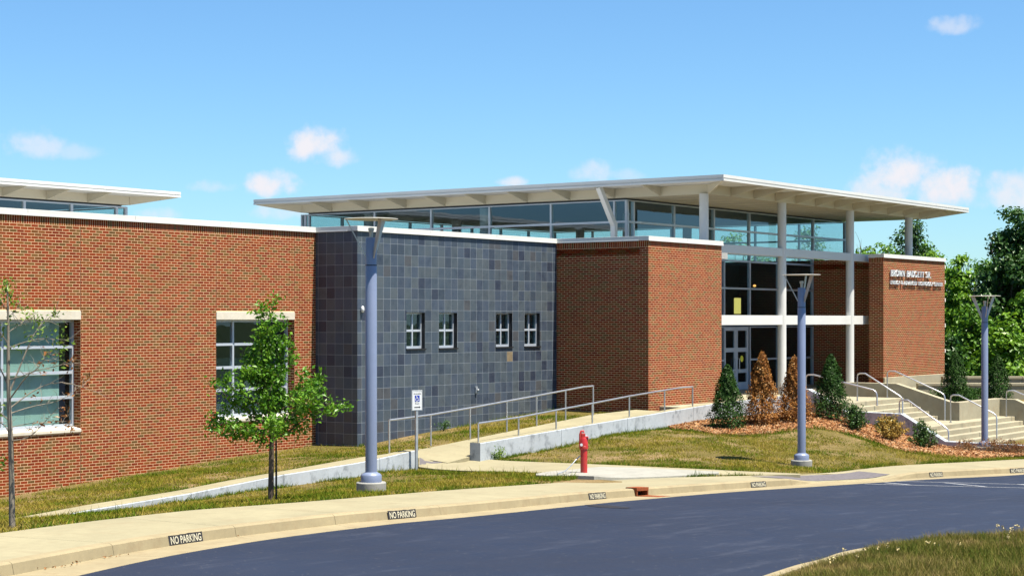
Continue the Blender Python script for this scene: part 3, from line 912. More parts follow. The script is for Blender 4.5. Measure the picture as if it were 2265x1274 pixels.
# ---- porch and stairs
STX0, STX1, STX2 = 52.35, 56.9, 60.6
RISE, TREAD = .142, .30
PE = 24.4
LAND = FLOOR - 5 * RISE
stairs = tag(empty('staircase', (STX0, 20, Zr(-4.2))), 'wide pale concrete staircase in two flights up to the entrance porch', 'staircase')
def sbox(name, x0, x1, y0, y1, z0, z1, mat='stair_concrete', bevel=.008, parent=None):
    par = parent or stairs; l0 = np.array(par.location)
    return MB().box(x0 - l0[0], x1 - l0[0], y0 - l0[1], y1 - l0[1], z0 - l0[2], z1 - l0[2]).build(name, M[mat], par, bevel=bevel)
porch = tag(empty('porch'), kind='structure')
for k, (a, b) in enumerate(((46.9, 50.2), (50.2, 53.5), (53.5, 56.8), (56.8, 60.1), (60.1, 63.4), (63.4, 66.1))):
    y0 = PE + .002 if b > 53 else RY0 + .33
    if a == 50.2: 
        sbox('porch_slab', a + .003, STX0 - .29, RY0 + .33, YG, FLOOR - 1.2, FLOOR, 'stair_concrete', .006, porch); sbox('porch_slab', STX0 - .284, b - .003, PE, YG, FLOOR - 1.2, FLOOR, 'stair_concrete', .006, porch); continue
    if a >= 56.8: y0 = 27.0
    if a < 50: sbox('porch_slab', a, b - .003, y0, YB, FLOOR - 1.2, FLOOR, 'stair_concrete', .006, porch); continue
    if a == 53.5: sbox('porch_slab', a + .003, STX1, y0, YG, FLOOR - 1.2, FLOOR, 'stair_concrete', .006, porch); continue
    sbox('porch_slab', a + .003, b - .003, y0, YG, FLOOR - 1.2, FLOOR, 'stair_concrete', .006, porch)
for k in range(1, 5):
    sbox('step', STX0, STX1, PE - TREAD * k, PE - TREAD * (k - 1) - .003, Zr(-4.6), FLOOR - RISE * k)
Y1 = PE - TREAD * 4
Y2 = Y1 - 1.30
sbox('landing', STX0, STX2, Y2, Y1 - .003, Zr(-4.6), LAND)
for k in range(1, 5):
    sbox('step', STX0, STX2, Y2 - TREAD * k, Y2 - TREAD * (k - 1) - .003, Zr(-4.8), LAND - RISE * k)
sbox('step', STX0, STX2 + 3, Y2 - TREAD * 4 - 4.5, Y2 - TREAD * 4 - .003, Zr(-4.9), LAND - RISE * 5)
def cheek(name, x0, x1, prof, zb, mat='wall_concrete'):
    l0 = np.array(stairs.location); mb = MB(); n = len(prof)
    vs = []
    for x in (x0, x1):
        for (y, z) in prof: vs.append((x - l0[0], y - l0[1], z - l0[2]))
        for (y, z) in prof: vs.append((x - l0[0], y - l0[1], zb - l0[2]))
    fs = []
    for i in range(n - 1):
        fs += [(i, i + 1, n + i + 1, n + i), (2 * n + i + 1, 2 * n + i, 3 * n + i, 3 * n + i + 1), (i + 1, i, 2 * n + i, 2 * n + i + 1)]
    fs += [(0, n, 3 * n, 2 * n), (n - 1, 2 * n + n - 1, 3 * n + n - 1, 2 * n - 1)]
    return mb.add(vs, fs).build(name, M[mat], stairs, bevel=.01)
cheek('cheek_wall', STX0 - .28, STX0, [(26.19, Zr(-2.20)), (25.6, Zr(-2.21)), (24.3, Zr(-2.88)), (22.45, Zr(-2.90)), (21.0, Zr(-3.70)), (16.5, Zr(-3.74))], Zr(-5), 'wall_concrete')
cheek('cheek_wall', STX1, STX1 + .3, [(27.0, Zr(-2.15)), (24.7, Zr(-2.15)), (22.75, Zr(-2.73)), (22.45, Zr(-2.73))], Zr(-5), 'stair_concrete')
sbox('cheek_wall', STX1 + .3, STX2 + .3, 22.45, 22.75, Zr(-5), Zr(-2.735))
cheek('cheek_wall', STX2, STX2 + .3, [(22.45, Zr(-2.745)), (21.9, Zr(-2.75)), (19.6, Zr(-3.75)), (17.0, Zr(-3.76))], Zr(-5), 'stair_concrete')
sbox('planter_soil', STX1 + .3, STX2 + 9, 22.76, 27.0, Zr(-4.6), Zr(-3.02), 'soil')
POLYS.append(np.array([[STX0 - .3, 15.6], [STX2 + 3.1, 15.6], [STX2 + 3.1, 22.4], [71, 22.4], [71, 33], [STX0 - .3, 33]]))
sbox('plinth', XP0, XP1, YP - .06, YP + .5, Zr(-3.4), Zr(-2.20), 'stair_concrete')
# planter walls running off to the right
def rt_wall(name, label, pxa, pxb, d, z1, thick, zb=-4.6):
    a = at(pxa, HZ, d); b = at(pxb, HZ, d); root = tag(empty(name, (a[0], a[1], Zr(zb))), label, 'wall')
    L = np.linalg.norm((b - a)[:2]); dirv = (b - a)[:2] / L; nn = np.array([-dirv[1], dirv[0]])
    k = 0.0; i = 0
    while k < L - .1:
        e = min(k + 3.2, L)
        p = [dirv * (k + .005), dirv * (e - .005), dirv * (e - .005) + nn * thick, dirv * (k + .005) + nn * thick]
        MB().prism(p, 0, z1 - zb - .11).build('wall_section', M['stair_concrete'], root, bevel=.01)
        p = [q - nn * .03 for q in p[:2]] + [q + nn * .03 for q in p[2:]]
        MB().prism(p, z1 - zb - .108, z1 - zb).build('cap_stone', M['stair_concrete'], root, bevel=.012)
        k = e
rt_wall('planter_wall', 'front concrete planter wall behind the two conical shrubs right of the steps', 2030, 2420, 68.0, -2.40, .3)
rt_wall('back_wall', 'higher concrete wall just behind the planter wall, below the forest', 2085, 2440, 72.0, -2.27, .3)
# ================================================================== the building
bld = tag(empty('building', (XS, YS, Zr(-3.42))), 'long low brick and slate building with glazed hall under a flat white overhanging roof', 'building')
BL = np.array(bld.location)
def bpart(mb, name, mat, parent=None, **kw):
    o = mb.build(name, M[mat], parent or bld, **kw)
    if parent is None: o.location = tuple(-BL)
    return o
CH, BLN, JT, PROUD = .0677, .2032, .0115, .0012

def subtract(iv, a, b):
    out = []
    for (p, q) in iv:
        if b <= p or a >= q: out.append((p, q)); continue
        if a > p: out.append((p, a))
        if b < q: out.append((b, q))
    return out
def lay_bricks(length, z0, z1, holes=(), soldier=True, cj=(), phase=0.0):
    """list of (u0, u1, za, zb, whole)"""
    out = []
    top = z1
    if soldier:
        u = 0.0
        while u < length - .01:
            e = min(u + CH, length)
            out.append((u + JT / 2, e - JT / 2, z1 - BLN + JT / 2, z1 - JT / 2, False)); u += CH
        top = z1 - BLN
    k = 0
    while top - (k + 1) * CH > z0 - CH:
        zt = top - k * CH; zb = zt - CH; zm = (zt + zb) / 2
        u = -(k % 2) * BLN / 2 + phase - BLN
        while u < length:
            a, b = max(u + JT / 2, 0), min(u + BLN - JT / 2, length)
            whole = a == u + JT / 2 and b == u + BLN - JT / 2
            iv = [(a, b)] if b - a > .012 else []
            for (h0, h1, hz0, hz1) in holes:
                if hz0 < zm < hz1: iv = subtract(iv, h0, h1)
            for c in cj: iv = subtract(iv, c - .006, c + .006)
            for (p, q) in iv:
                if q - p > .012: out.append((p, q, zb + JT / 2, zt - JT / 2, whole and abs((q - p) - (BLN - JT)) < 1e-6))
            u += BLN
        k += 1
    return out
_bq = np.array([(0, 1, 5, 4), (1, 2, 6, 5), (3, 0, 4, 7), (4, 5, 6, 7), (0, 3, 2, 1)])
def brick_mesh(name, bricks, O, U, N, mat, proud=PROUD, jitter=.0004):
    n = len(bricks); O, U, N = (np.asarray(v, float) for v in (O, U, N))
    b = np.array([r[:4] for r in bricks])
    jit = rng.uniform(-jitter, jitter, n)
    v = np.zeros((n, 8, 3))
    for i, (uu, nn, zz) in enumerate(((0, 1, 2), (1, 1, 2), (1, 0, 2), (0, 0, 2), (0, 1, 3), (1, 1, 3), (1, 0, 3), (0, 0, 3))):
        xy = O[None] + U[None] * b[:, uu][:, None] + N[None] * ((proud + jit) * nn if nn else np.full(n, -.004))[:, None]
        v[:, i, :2] = xy; v[:, i, 2] = b[:, zz]
    f = (_bq[None] + (np.arange(n) * 8)[:, None, None]).reshape(-1, 4)
    if np.cross(U, N) > 0: f = f[:, ::-1]
    return raw_mesh(name, v.reshape(-1, 3), f, mat)
def plate(O, U, N, length, z0, z1, holes=(), thick=.3):
    """wall slab with rectangular openings, face on the O-U plane, body behind it"""
    us = sorted({0, length} | {h for q in holes for h in q[:2] if 0 < h < length}); zs = sorted({z0, z1} | {h for q in holes for h in q[2:] if z0 < h < z1})
    mb = MB(); O, U, N = (np.asarray(v, float) for v in (O, U, N))
    for a, b in zip(us[:-1], us[1:]):
        for c, d in zip(zs[:-1], zs[1:]):
            um, zm = (a + b) / 2, (c + d) / 2
            if any(h[0] < um < h[1] and h[2] < zm < h[3] for h in holes): continue
            P = lambda u, n, z: (*(O + U * u - N * n), z)
            mb.add([P(a, 0, c), P(b, 0, c), P(b, thick, c), P(a, thick, c), P(a, 0, d), P(b, 0, d), P(b, thick, d), P(a, thick, d)],
                   [(0, 3, 2, 1), (4, 5, 6, 7), (0, 1, 5, 4), (1, 2, 6, 5), (2, 3, 7, 6), (3, 0, 4, 7)])
    return mb
def brick_wall(O, U, N, length, z0, z1, holes=(), cj=(), soldier=True, singles=0, thick=.3, label=None, phase=0.0, p0=0.0, onto=None):
    if onto is not None:
        o = link_mesh('reveal_bricks', brick_mesh('reveal_bricks', lay_bricks(length, z0, z1, holes, soldier, cj, phase), O, U, N, M['brick']), onto)
        return tag(o, kind='stuff')
    O0 = np.asarray(O, float) + np.asarray(U, float) * p0
    w = bpart(plate(O0, U, N, length - p0, z0, z1, holes, thick), 'brick_wall', 'mortar')
    if label: w['label'] = label
    bricks = lay_bricks(length, z0, z1, holes, soldier, cj, phase)
    if singles:
        # the ones that show largest: nearest the camera and above ground, in view
        cand = []
        for i, b in enumerate(bricks):
            if not b[4]: continue
            p = np.asarray(O) + np.asarray(U) * (b[0] + b[1]) / 2
            lat, d = ld(p); px = CX + lat / d * FPX; zc = (b[2] + b[3]) / 2
            if px < 6 or zc < H(p)[0] + .05: continue
            cand.append((d, i))
        cand.sort(); pick = {i for _, i in cand[:singles]}
        one = brick_mesh('brick', [(-(BLN - JT) / 2, (BLN - JT) / 2, -(CH - JT) / 2, (CH - JT) / 2)], (0, 0), U, N, M['brick'], PROUD, 0)
        for i in sorted(pick):
            b = bricks[i]; p = np.asarray(O) + np.asarray(U) * (b[0] + b[1]) / 2
            j = rng.uniform(-.0004, .0004)
            link_mesh('brick', one, w, (p[0] + N[0] * j, p[1] + N[1] * j, (b[2] + b[3]) / 2))
        bricks = [b for i, b in enumerate(bricks) if i not in pick]
    if cj:
        O_, U_, N_ = (np.asarray(v, float) for v in (O, U, N))
        for c in cj:
            for (za, zb) in ((z0, min([h[2] for h in holes if h[0] - .02 < c < h[1] + .02] or [z1])), (max([h[3] for h in holes if h[0] - .02 < c < h[1] + .02] or [z1]), z1 - BLN)):
                if zb - za < .1: continue
                p, q2 = O_ + U_ * (c - .006) - N_ * .01, O_ + U_ * (c + .006) + N_ * .0006
                bpart(MB().box(p[0], q2[0], p[1], q2[1], za, zb), 'control_joint', 'joint_filler', w)
    me = brick_mesh('brickwork', bricks, O, U, N, M['brick'])
    tag(link_mesh('brickwork', me, w), kind='stuff')
    return w

W1 = (X_on(178, YW) - 2.95, X_on(178, YW)); W2 = (X_on(478, YW), X_on(651, YW))
WX0 = 17.0
WZ0, WZ1 = Zr(-2.52), Zr(.01)
holes = [(w[0] - WX0, w[1] - WX0, WZ0 - .12, Zr(.215)) for w in (W1, W2, (20.2, 23.1))]
BRTOP = COP - .13
brick_wall((WX0, YW), (1, 0), (0, -1), XS - WX0, Zr(-4.5), BRTOP, holes, cj=[w - WX0 for w in (W1[1], W2[0], W2[1])], singles=300, label='long sunlit brick wall on the left')

def window_big(x0, x1, blind_mat, label):
    yf = YW + .28
    fr = MB(); t = .055
    def fbox(a, b, c, d, y0=yf - .05, y1=yf + .05): fr.box(a, b, y0, y1, c, d)
    zs = [WZ0 + .04, Zr(-1.82), Zr(-1.235), Zr(-.63), WZ1 - .03]
    xm = x0 + .86
    fbox(x0, x0 + t, WZ0 + .02, WZ1); fbox(x1 - t, x1, WZ0 + .02, WZ1); fbox(x0 + t, x1 - t, WZ0 + .0, zs[0] + .03); fbox(x0 + t, x1 - t, zs[4] - .03, WZ1)
    fbox(xm - .03, xm + .03, zs[0] + .03, zs[4] - .03, yf - .045, yf + .045)
    for z in zs[1:4]: fbox(x0 + t, xm - .03, z - .035, z + .035, yf - .06, yf + .04); fbox(xm + .03, x1 - t, z - .035, z + .035, yf - .06, yf + .04)
    w = bpart(fr, 'window', 'aluminium'); w['label'] = label
    for a, b in ((x0 + t, xm - .03), (xm + .03, x1 - t)):
        for c, d in zip(zs[:-1], zs[1:]):
            lo = c + (.035 if c != zs[0] else .03); hi = d - (.035 if d != zs[4] else .03)
            bpart(MB().box(a, b, yf - .004, yf + .004, lo, hi), 'pane', 'glass_low', w)
    # lintel and sloping sill in cast stone
    bpart(MB().box(x0 - .002, x1 + .002, YW - .022, YW + .3, WZ1, Zr(.215)), 'lintel', 'cast_stone', w, bevel=.006)
    s = MB(); ys, yb = YW - .035, yf - .05
    s.add([(x0, ys, WZ0 - .12), (x1, ys, WZ0 - .12), (x1, yb, WZ0 - .12), (x0, yb, WZ0 - .12), (x0, ys, WZ0 - .045), (x1, ys, WZ0 - .045), (x1, yb, WZ0 + .005), (x0, yb, WZ0 + .005)],
          [(0, 3, 2, 1), (4, 5, 6, 7), (0, 1, 5, 4), (1, 2, 6, 5), (2, 3, 7, 6), (3, 0, 4, 7)])
    bpart(s, 'sill', 'cast_stone', w, bevel=.006)
    if blind_mat == 'blind':
        bl = MB()
        for k in range(5):
            a = x0 + .08 + k * (x1 - x0 - .42) / 5
            bl.box(a, a + (x1 - x0 - .42) / 5 - .006, yf + .075, yf + .085, WZ0 + .06, WZ1 - .02)
        bpart(bl, 'blind', 'blind', w)
    else:
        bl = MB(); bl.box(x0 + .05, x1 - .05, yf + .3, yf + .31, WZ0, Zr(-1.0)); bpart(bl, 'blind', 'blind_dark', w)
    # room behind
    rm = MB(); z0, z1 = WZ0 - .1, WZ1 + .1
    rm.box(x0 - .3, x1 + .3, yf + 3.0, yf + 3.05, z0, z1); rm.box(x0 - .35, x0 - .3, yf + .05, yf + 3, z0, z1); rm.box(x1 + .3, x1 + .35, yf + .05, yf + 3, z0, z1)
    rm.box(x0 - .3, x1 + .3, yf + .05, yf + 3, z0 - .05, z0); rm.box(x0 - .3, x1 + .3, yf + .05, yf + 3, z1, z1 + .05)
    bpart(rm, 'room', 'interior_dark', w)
    # brick reveals
    for (xx, nx) in ((x1, -1), (x0, 1)):
        brick_wall((xx, YW), (0, 1), (nx, 0), .24, WZ0 - .1, WZ1 + .0, soldier=False, phase=.05, onto=w)
window_big(*W1, 'blind', 'large window with pale green blinds behind the bare sapling')
window_big(*W2, 'dark', 'large dark window behind the leafy sapling')
window_big(20.2, 23.1, 'dark', None)

# ---- slate block
TS, TG = .3048, .011
RUST = on_y(1133, 784, YS)
def slate_wall(O, U, N, length, z0, z1, holes=(), singles=0, label=None, p0=0.0):
    w = bpart(plate(np.asarray(O, float) + np.asarray(U, float) * p0, U, N, length - p0, z0, z1, holes, .3), 'slate_wall', 'grout')
    if label: w['label'] = label
    tiles = []; k = 0
    while z1 - k * TS > z0:
        zt = z1 - k * TS; zb = zt - TS; u = -.12
        while u < length:
            a, b = max(u + TG / 2, 0), min(u + TS - TG / 2, length)
            rects = [(a, b, zb + TG / 2, zt - TG / 2)] if b - a > .015 else []
            for h in holes:
                nr = []
                for (p, q, r, s) in rects:
                    if h[0] >= q or h[1] <= p or h[2] >= s or h[3] <= r: nr.append((p, q, r, s)); continue
                    if h[0] > p: nr.append((p, h[0], r, s))
                    if h[1] < q: nr.append((h[1], q, r, s))
                    m0, m1 = max(p, h[0]), min(q, h[1])
                    if h[2] > r: nr.append((m0, m1, r, h[2]))
                    if h[3] < s: nr.append((m0, m1, h[3], s))
                rects = nr
            for (p, q, r, s) in rects:
                if q - p > .012 and s - r > .012: tiles.append((p, q, r, s, abs(q - p - TS + TG) < 1e-6 and abs(s - r - TS + TG) < 1e-6))
            u += TS
        k += 1
    if singles:
        cand = []
        for i, b in enumerate(tiles):
            if not b[4]: continue
            p = np.asarray(O) + np.asarray(U) * (b[0] + b[1]) / 2
            if (b[2] + b[3]) / 2 < H(p)[0] + .1: continue
            cand.append((ld(p)[1], i))
        cand.sort(); pick = {i for _, i in cand[:singles]}
        one = brick_mesh('slate_tile', [(-(TS - TG) / 2, (TS - TG) / 2, -(TS - TG) / 2, (TS - TG) / 2)], (0, 0), U, N, M['slate'], .002, 0)
        one_r = one.copy(); one_r.materials.clear(); one_r.materials.append(M['slate_rust'])
        near_rust = [i for i, b in enumerate(tiles) if b[4] and abs(O[0] + (b[0] + b[1]) / 2 - RUST[0]) < TS / 2 and abs((b[2] + b[3]) / 2 - RUST[2]) < TS / 2]
        pick |= set(near_rust)
        for i in sorted(pick):
            b = tiles[i]; p = np.asarray(O) + np.asarray(U) * (b[0] + b[1]) / 2; j = rng.uniform(-.0008, .0008)
            is_rust = abs(p[0] - RUST[0]) < TS / 2 and abs((b[2] + b[3]) / 2 - RUST[2]) < TS / 2
            link_mesh('slate_tile', one_r if is_rust else one, w, (p[0] + N[0] * j, p[1] + N[1] * j, (b[2] + b[3]) / 2))
        tiles = [b for i, b in enumerate(tiles) if i not in pick]
    tag(link_mesh('slate_tiles', brick_mesh('slate_tiles', tiles, O, U, N, M['slate'], .002, .0008), w), kind='stuff')
plain('grout', (.23, .26, .29), .9, 0, .2, .15, 4)
SW = [(X_on(a, YS), X_on(b, YS)) for a, b in ((899, 940), (971, 1011), (1097, 1133), (1160, 1194))]
SZ0, SZ1 = Zr(-.80), Zr(.21)
slate_wall((XS, YS), (1, 0), (0, -1), XB - XS, Zr(-3.9), BRTOP, [(a - XS, b - XS, SZ0, SZ1) for a, b in SW], 300, 'wall of blue-grey slate tiles with four small windows')
slate_wall((XS, YS), (0, 1), (-1, 0), YW - YS, Zr(-3.9), BRTOP, label='shaded return of the slate wall', p0=.302)
for k, (a, b) in enumerate(SW):
    yf = YS + .15; t = .045; fr = MB(); xm, zm = (a + b) / 2, (SZ0 + SZ1) / 2
    fr.box(a, a + t, yf - .03, yf + .03, SZ0, SZ1).box(b - t, b, yf - .03, yf + .03, SZ0, SZ1).box(a + t, b - t, yf - .03, yf + .03, SZ0, SZ0 + .07).box(a + t, b - t, yf - .03, yf + .03, SZ1 - t, SZ1)
    fr.box(xm - .025, xm + .025, yf - .025, yf + .025, SZ0 + .07, SZ1 - t).box(a + t, xm - .025, yf - .035, yf + .02, zm - .03, zm + .03).box(xm + .025, b - t, yf - .035, yf + .02, zm - .03, zm + .03)
    w = bpart(fr, 'window', 'aluminium'); w['label'] = ('first', 'second', 'third', 'fourth')[k] + ' small four-pane window from the left in the slate wall'
    for (p, q) in ((a + t, xm - .025), (xm + .025, b - t)):
        for (r, s) in ((SZ0 + .07, zm - .03), (zm + .03, SZ1 - t)): bpart(MB().box(p, q, yf - .003, yf + .003, r, s), 'pane', 'glass', w)
    bpart(MB().box(a - .02, b + .02, YS - .04, yf - .03, SZ0 - .035, SZ0 + .0), 'sill', 'black_metal', w)
    rv = MB(); rv.box(b - .004, b + .02, YS + .002, yf + .03, SZ0, SZ1).box(a - .02, a + .004, YS + .002, yf + .03, SZ0, SZ1).box(a - .02, b + .02, YS + .002, yf + .03, SZ1 - .003, SZ1 + .02); bpart(rv, 'reveal', 'black_metal', w)
    rm = MB(); rm.box(a - .1, b + .1, yf + .12, yf + .14, SZ0 - .1, SZ1 + .1); bpart(rm, 'blind', 'blind_dark', w)
# outlet box and a white mark on the slate
p = on_y(1052, 862, YS)
ob = bpart(MB().box(p[0] - .045, p[0] + .045, YS - .05, YS - .006, p[2] - .1, p[2] + .1), 'outlet_box', 'galvanised', bevel=.008)
bpart(MB().box(p[0] - .02, p[0] + .05, YS - .09, YS - .05, p[2] - .01, p[2] + .03), 'tap', 'sign_silver', ob)
p = on_y(798, 684, YS)
bpart(MB().lathe([(.001, p[2] - .09), (.04, p[2] - .08), (.05, p[2]), (.035, p[2] + .07), (.001, p[2] + .09)], 10, (p[0] + .02, YS - .05)), 'bell', 'sign_silver', smooth=True)

# ---- entrance block, recess and name wall in brick
brick_wall((XB, YB), (1, 0), (0, -1), XBE - XB, Zr(-3.2), BRTOP, label='sunlit brick face beside the entrance doors')
brick_wall((XB, YB), (0, 1), (-1, 0), YS - YB, Zr(-3.4), BRTOP, label='shaded brick face at the head of the ramp', phase=BLN / 2, p0=.302)
brick_wall((XBE, YB), (0, 1), (1, 0), 1.2, Zr(-3.2), BRTOP, p0=.302)
brick_wall((XP0, YP), (1, 0), (0, -1), XP1 - XP0, Zr(-2.7), BRTOP, label='sunlit brick wall carrying the raised letters', thick=.58)
brick_wall((XP0, YP), (0, 1), (-1, 0), .60, Zr(-2.7), BRTOP, thick=.25, phase=BLN / 2, p0=.582)
brick_wall((XP1, YP), (0, 1), (1, 0), 4.0, Zr(-3.3), BRTOP, thick=.25, p0=.582)
brick_wall((XR, YP + .6), (0, 1), (-1, 0), YG - YP - .6 + .1, FLOOR - .1, BRTOP, soldier=False, label='dark brick wall deep in the entrance recess', thick=.25)

# ---- copings: a folded metal cap with a turned-out drip, in lengths
def coping(x0, x1, y0, y1, face):
    """cap along one wall face; face = 'y-', 'x-', 'x+' """
    z1, z0 = COP, COP - .135
    mb = MB(); o = .045
    if face == 'y-':
        n = max(1, int(round((x1 - x0) / 3.05))); e = np.linspace(x0, x1, n + 1)
        for a, b in zip(e[:-1], e[1:]):
            mb.box(a + (.003 if a > x0 else 0), b - (.003 if b < x1 else 0), y0 - o, y0 + .32, z0, z1)
            mb.box(a, b, y0 - o - .012, y0 - o + .004, z0 - .012, z0 + .02)
    else:
        sg = -1 if face == 'x-' else 1
        mb.box(x0 + sg * o, x0 - sg * .32, y0, y1, z0, z1 - .002)
        mb.box(x0 + sg * (o + .012), x0 + sg * (o - .004), y0, y1, z0 - .012, z0 + .02)
    return bpart(mb, 'coping', 'coping_metal', bevel=.004)
coping(WX0, XS - .045, YW, 0, 'y-'); coping(XS - .045, XB - .045, YS, 0, 'y-'); coping(XB - .045, XBE + .045, YB, 0, 'y-'); coping(XP0 - .045, XP1 + .045, YP, 0, 'y-')
coping(XS, 0, YS + .322, YW - .047, 'x-'); coping(XB, 0, YB + .322, YS - .047, 'x-'); coping(XP0, 0, YP + .322, YP + .6, 'x-'); coping(XP1, 0, YP + .322, YP + 4, 'x+'); coping(XBE, 0, YB + .322, YB + 1.2, 'x+')

# ---- low roofs and hidden outer walls that close the volumes
for b_ in ((WX0, XS, YW + .3, 50, COP - .5, COP - .3), (XS + .3, XB, YS + .3, 50, COP - .52, COP - .32), (XB, XG - .1, YB + .3, 50, COP - .54, COP - .34), (XR, XP1 - .3, YP + .3, YP + 4, COP - .5, COP - .3)):
    bpart(MB().box(*b_), 'flat_roof', 'roof_membrane')
mb = MB()
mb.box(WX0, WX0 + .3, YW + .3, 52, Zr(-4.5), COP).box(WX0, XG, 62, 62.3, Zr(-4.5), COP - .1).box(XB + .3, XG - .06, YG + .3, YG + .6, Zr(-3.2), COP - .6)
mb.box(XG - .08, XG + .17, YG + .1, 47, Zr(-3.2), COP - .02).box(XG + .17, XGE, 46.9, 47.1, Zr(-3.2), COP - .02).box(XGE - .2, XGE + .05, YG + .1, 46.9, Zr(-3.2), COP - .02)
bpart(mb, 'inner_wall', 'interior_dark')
bpart(MB().box(XG + .17, XGE - .2, YG + .1, 46.9, FLOOR - .3, FLOOR - .004), 'hall_floor', 'interior_floor')
bpart(MB().box(XG + .17, XGE - .2, YG + 5.5, 46.9, Zr(1.2), Zr(1.5)), 'gallery_floor', 'interior_dark')

# ---- glazed hall: mullions, panes
CLZ0, CLT = COP - .1, Zr(3.355)
def frame_grid(name, axis, const, cuts, zs, half=.035, label=None, skip=(), pane=True):
    """aluminium grid on a plane X=const ('x') or Y=const ('y'); cuts along the other axis"""
    mb = MB(); bx = (lambda a, b, c, d, n0, n1: mb.box(a, b, const + n0, const + n1, c, d)) if axis == 'y' else (lambda a, b, c, d, n0, n1: mb.box(const + n0, const + n1, a, b, c, d))
    for c in cuts: bx(c - half, c + half, zs[0], zs[-1], -.06, .06)
    for a, b in zip(cuts[:-1], cuts[1:]):
        for z in zs: bx(a + half, b - half, max(z - half, zs[0]), min(z + half, zs[-1]), -.065, .055)
    o = bpart(mb, name, 'aluminium')
    if label: o['label'] = label
    for i, (a, b) in enumerate(zip(cuts[:-1], cuts[1:])):
        for j, (c, d) in enumerate(zip(zs[:-1], zs[1:])):
            if (i, j) in skip: continue
            pb = MB()
            if axis == 'y': pb.box(a + half, b - half, const - .004, const + .004, c + half, d - half)
            else: pb.box(const - .004, const + .004, a + half, b - half, c + half, d - half)
            bpart(pb, 'pane', 'glass', o)
    return o
cl_y = [YG] + [Y_on(px, XG) for px in (1360, 1220, 1084, 955, 830, 684.6)] + [Y_on(669, XG)]
cl_y = sorted(cl_y)
frame_grid('window', 'x', XG, cl_y, [CLZ0, CLT, SOF - .06], label='long clerestory band facing left below the big roof')
cl_x = sorted([XG] + [X_on(px, YG) for px in (1400, 1489.5, 1577.5, 1656, 1725, 1797.6)] + [XGE])
frame_grid('window', 'y', YG, cl_x, [CLZ0 + .12, CLT, SOF - .06], label='clerestory band behind the white columns')
frame_grid('window', 'x', XGE, list(np.linspace(YG, 47, 8)), [CLZ0, CLT, SOF - .06])
frame_grid('window', 'y', 47.0, list(np.linspace(XG, XGE, 9)), [CLZ0, CLT, SOF - .06])
# lower curtain wall with the doors
DX0, DXM, DX1 = X_on(1600, YG), X_on(1626.5, YG), X_on(1653.5, YG)
low_x = [XG + .2, (XG + DX0) / 2, DX0, DX1 + .12, X_on(1720, YG), XR - .05]
low_z = [Zr(-.05), Zr(1.19), Zr(2.22), CLZ0 + .05]
frame_grid('window', 'y', YG, low_x, low_z, label='tall dark lobby glazing above the entrance doors')
side_x = [DX1 + .12, X_on(1720, YG), XR - .05]
frame_grid('window', 'y', YG, side_x, [FLOOR, Zr(-1.5), Zr(-.25)], label='glazing right of the entrance doors')
frame_grid('window', 'y', YG, [XG + .2, (XG + DX0) / 2, DX0], [FLOOR, Zr(-1.5), Zr(-.25)])
bpart(MB().box(XG + .2, XR - .05, YG - .05, YG + .05, Zr(-.21), Zr(-.09)), 'head_rail', 'aluminium')
for a, b, hx, lb in ((DX0, DXM, .86, 'left leaf of the glazed entrance doors'), (DXM + .012, DX1, .14, 'right leaf of the glazed entrance doors with a yellow sticker')):
    z1 = Zr(-.255); z0 = FLOOR + .01; st = .13; mb = MB(); zA, zB = Zr(-1.12), Zr(-1.92)
    mb.box(a, a + st, YG - .03, YG + .03, z0, z1).box(b - st, b, YG - .03, YG + .03, z0, z1)
    for c, d in ((z0, z0 + .28), (zB - .07, zB + .07), (zA - .08, zA + .08), (z1 - .14, z1)): mb.box(a + st, b - st, YG - .03, YG + .03, c, d)
    dr = bpart(mb, 'door', 'aluminium'); dr['label'] = lb
    for c, d in ((z0 + .28, zB - .07), (zB + .07, zA - .08), (zA + .08, z1 - .14)): bpart(MB().box(a + st, b - st, YG - .004, YG + .004, c, d), 'pane', 'glass', dr)
    hxx = a + (b - a) * hx
    bpart(MB().tube([(hxx, YG - .03, Zr(-1.45)), (hxx, YG - .1, Zr(-1.45)), (hxx, YG - .1, Zr(-1.95)), (hxx, YG - .03, Zr(-1.95))], .016, 8), 'handle', 'steel_rail', dr)
    if hx < .5:
        bpart(MB().tube([((a + b) / 2, YG - .012, Zr(-1.46)), ((a + b) / 2, YG - .006, Zr(-1.46))], .12, 20), 'sticker', 'yellow_sticker', dr)
# columns
colx = [X_on(px, YC) for px in (1557, 1729.5, 1880, 2010)]
for k, x in enumerate(colx):
    zb = FLOOR if k < 3 else COP - .35
    c = bpart(MB().lathe([(.155, zb), (.155, SOF + .01)], 28, (x, YC)), 'column', 'column_white', auto=40)
    if k: c['label'] = ('', 'round white column right of the doors', 'round white column next to the lettered wall', 'round column standing on the lettered wall')[k]
# beams between the columns
for (z0, z1, nm) in ((Zr(2.255), Zr(2.545), 'upper beam in the shade of the roof'), (Zr(-.165), Zr(.165), 'lower sunlit beam over the doors')):
    mb = MB(); e = [XBE - 1.2] + [v for x in colx[1:3] for v in (x - .135, x + .135)] + [XR]
    for a, b in zip(e[0::2], e[1::2]): mb.box(a, b, YC - .1, YC + .14, z0, z1)
    bm_ = bpart(mb, 'beam', 'column_white', bevel=.006); bm_['label'] = nm
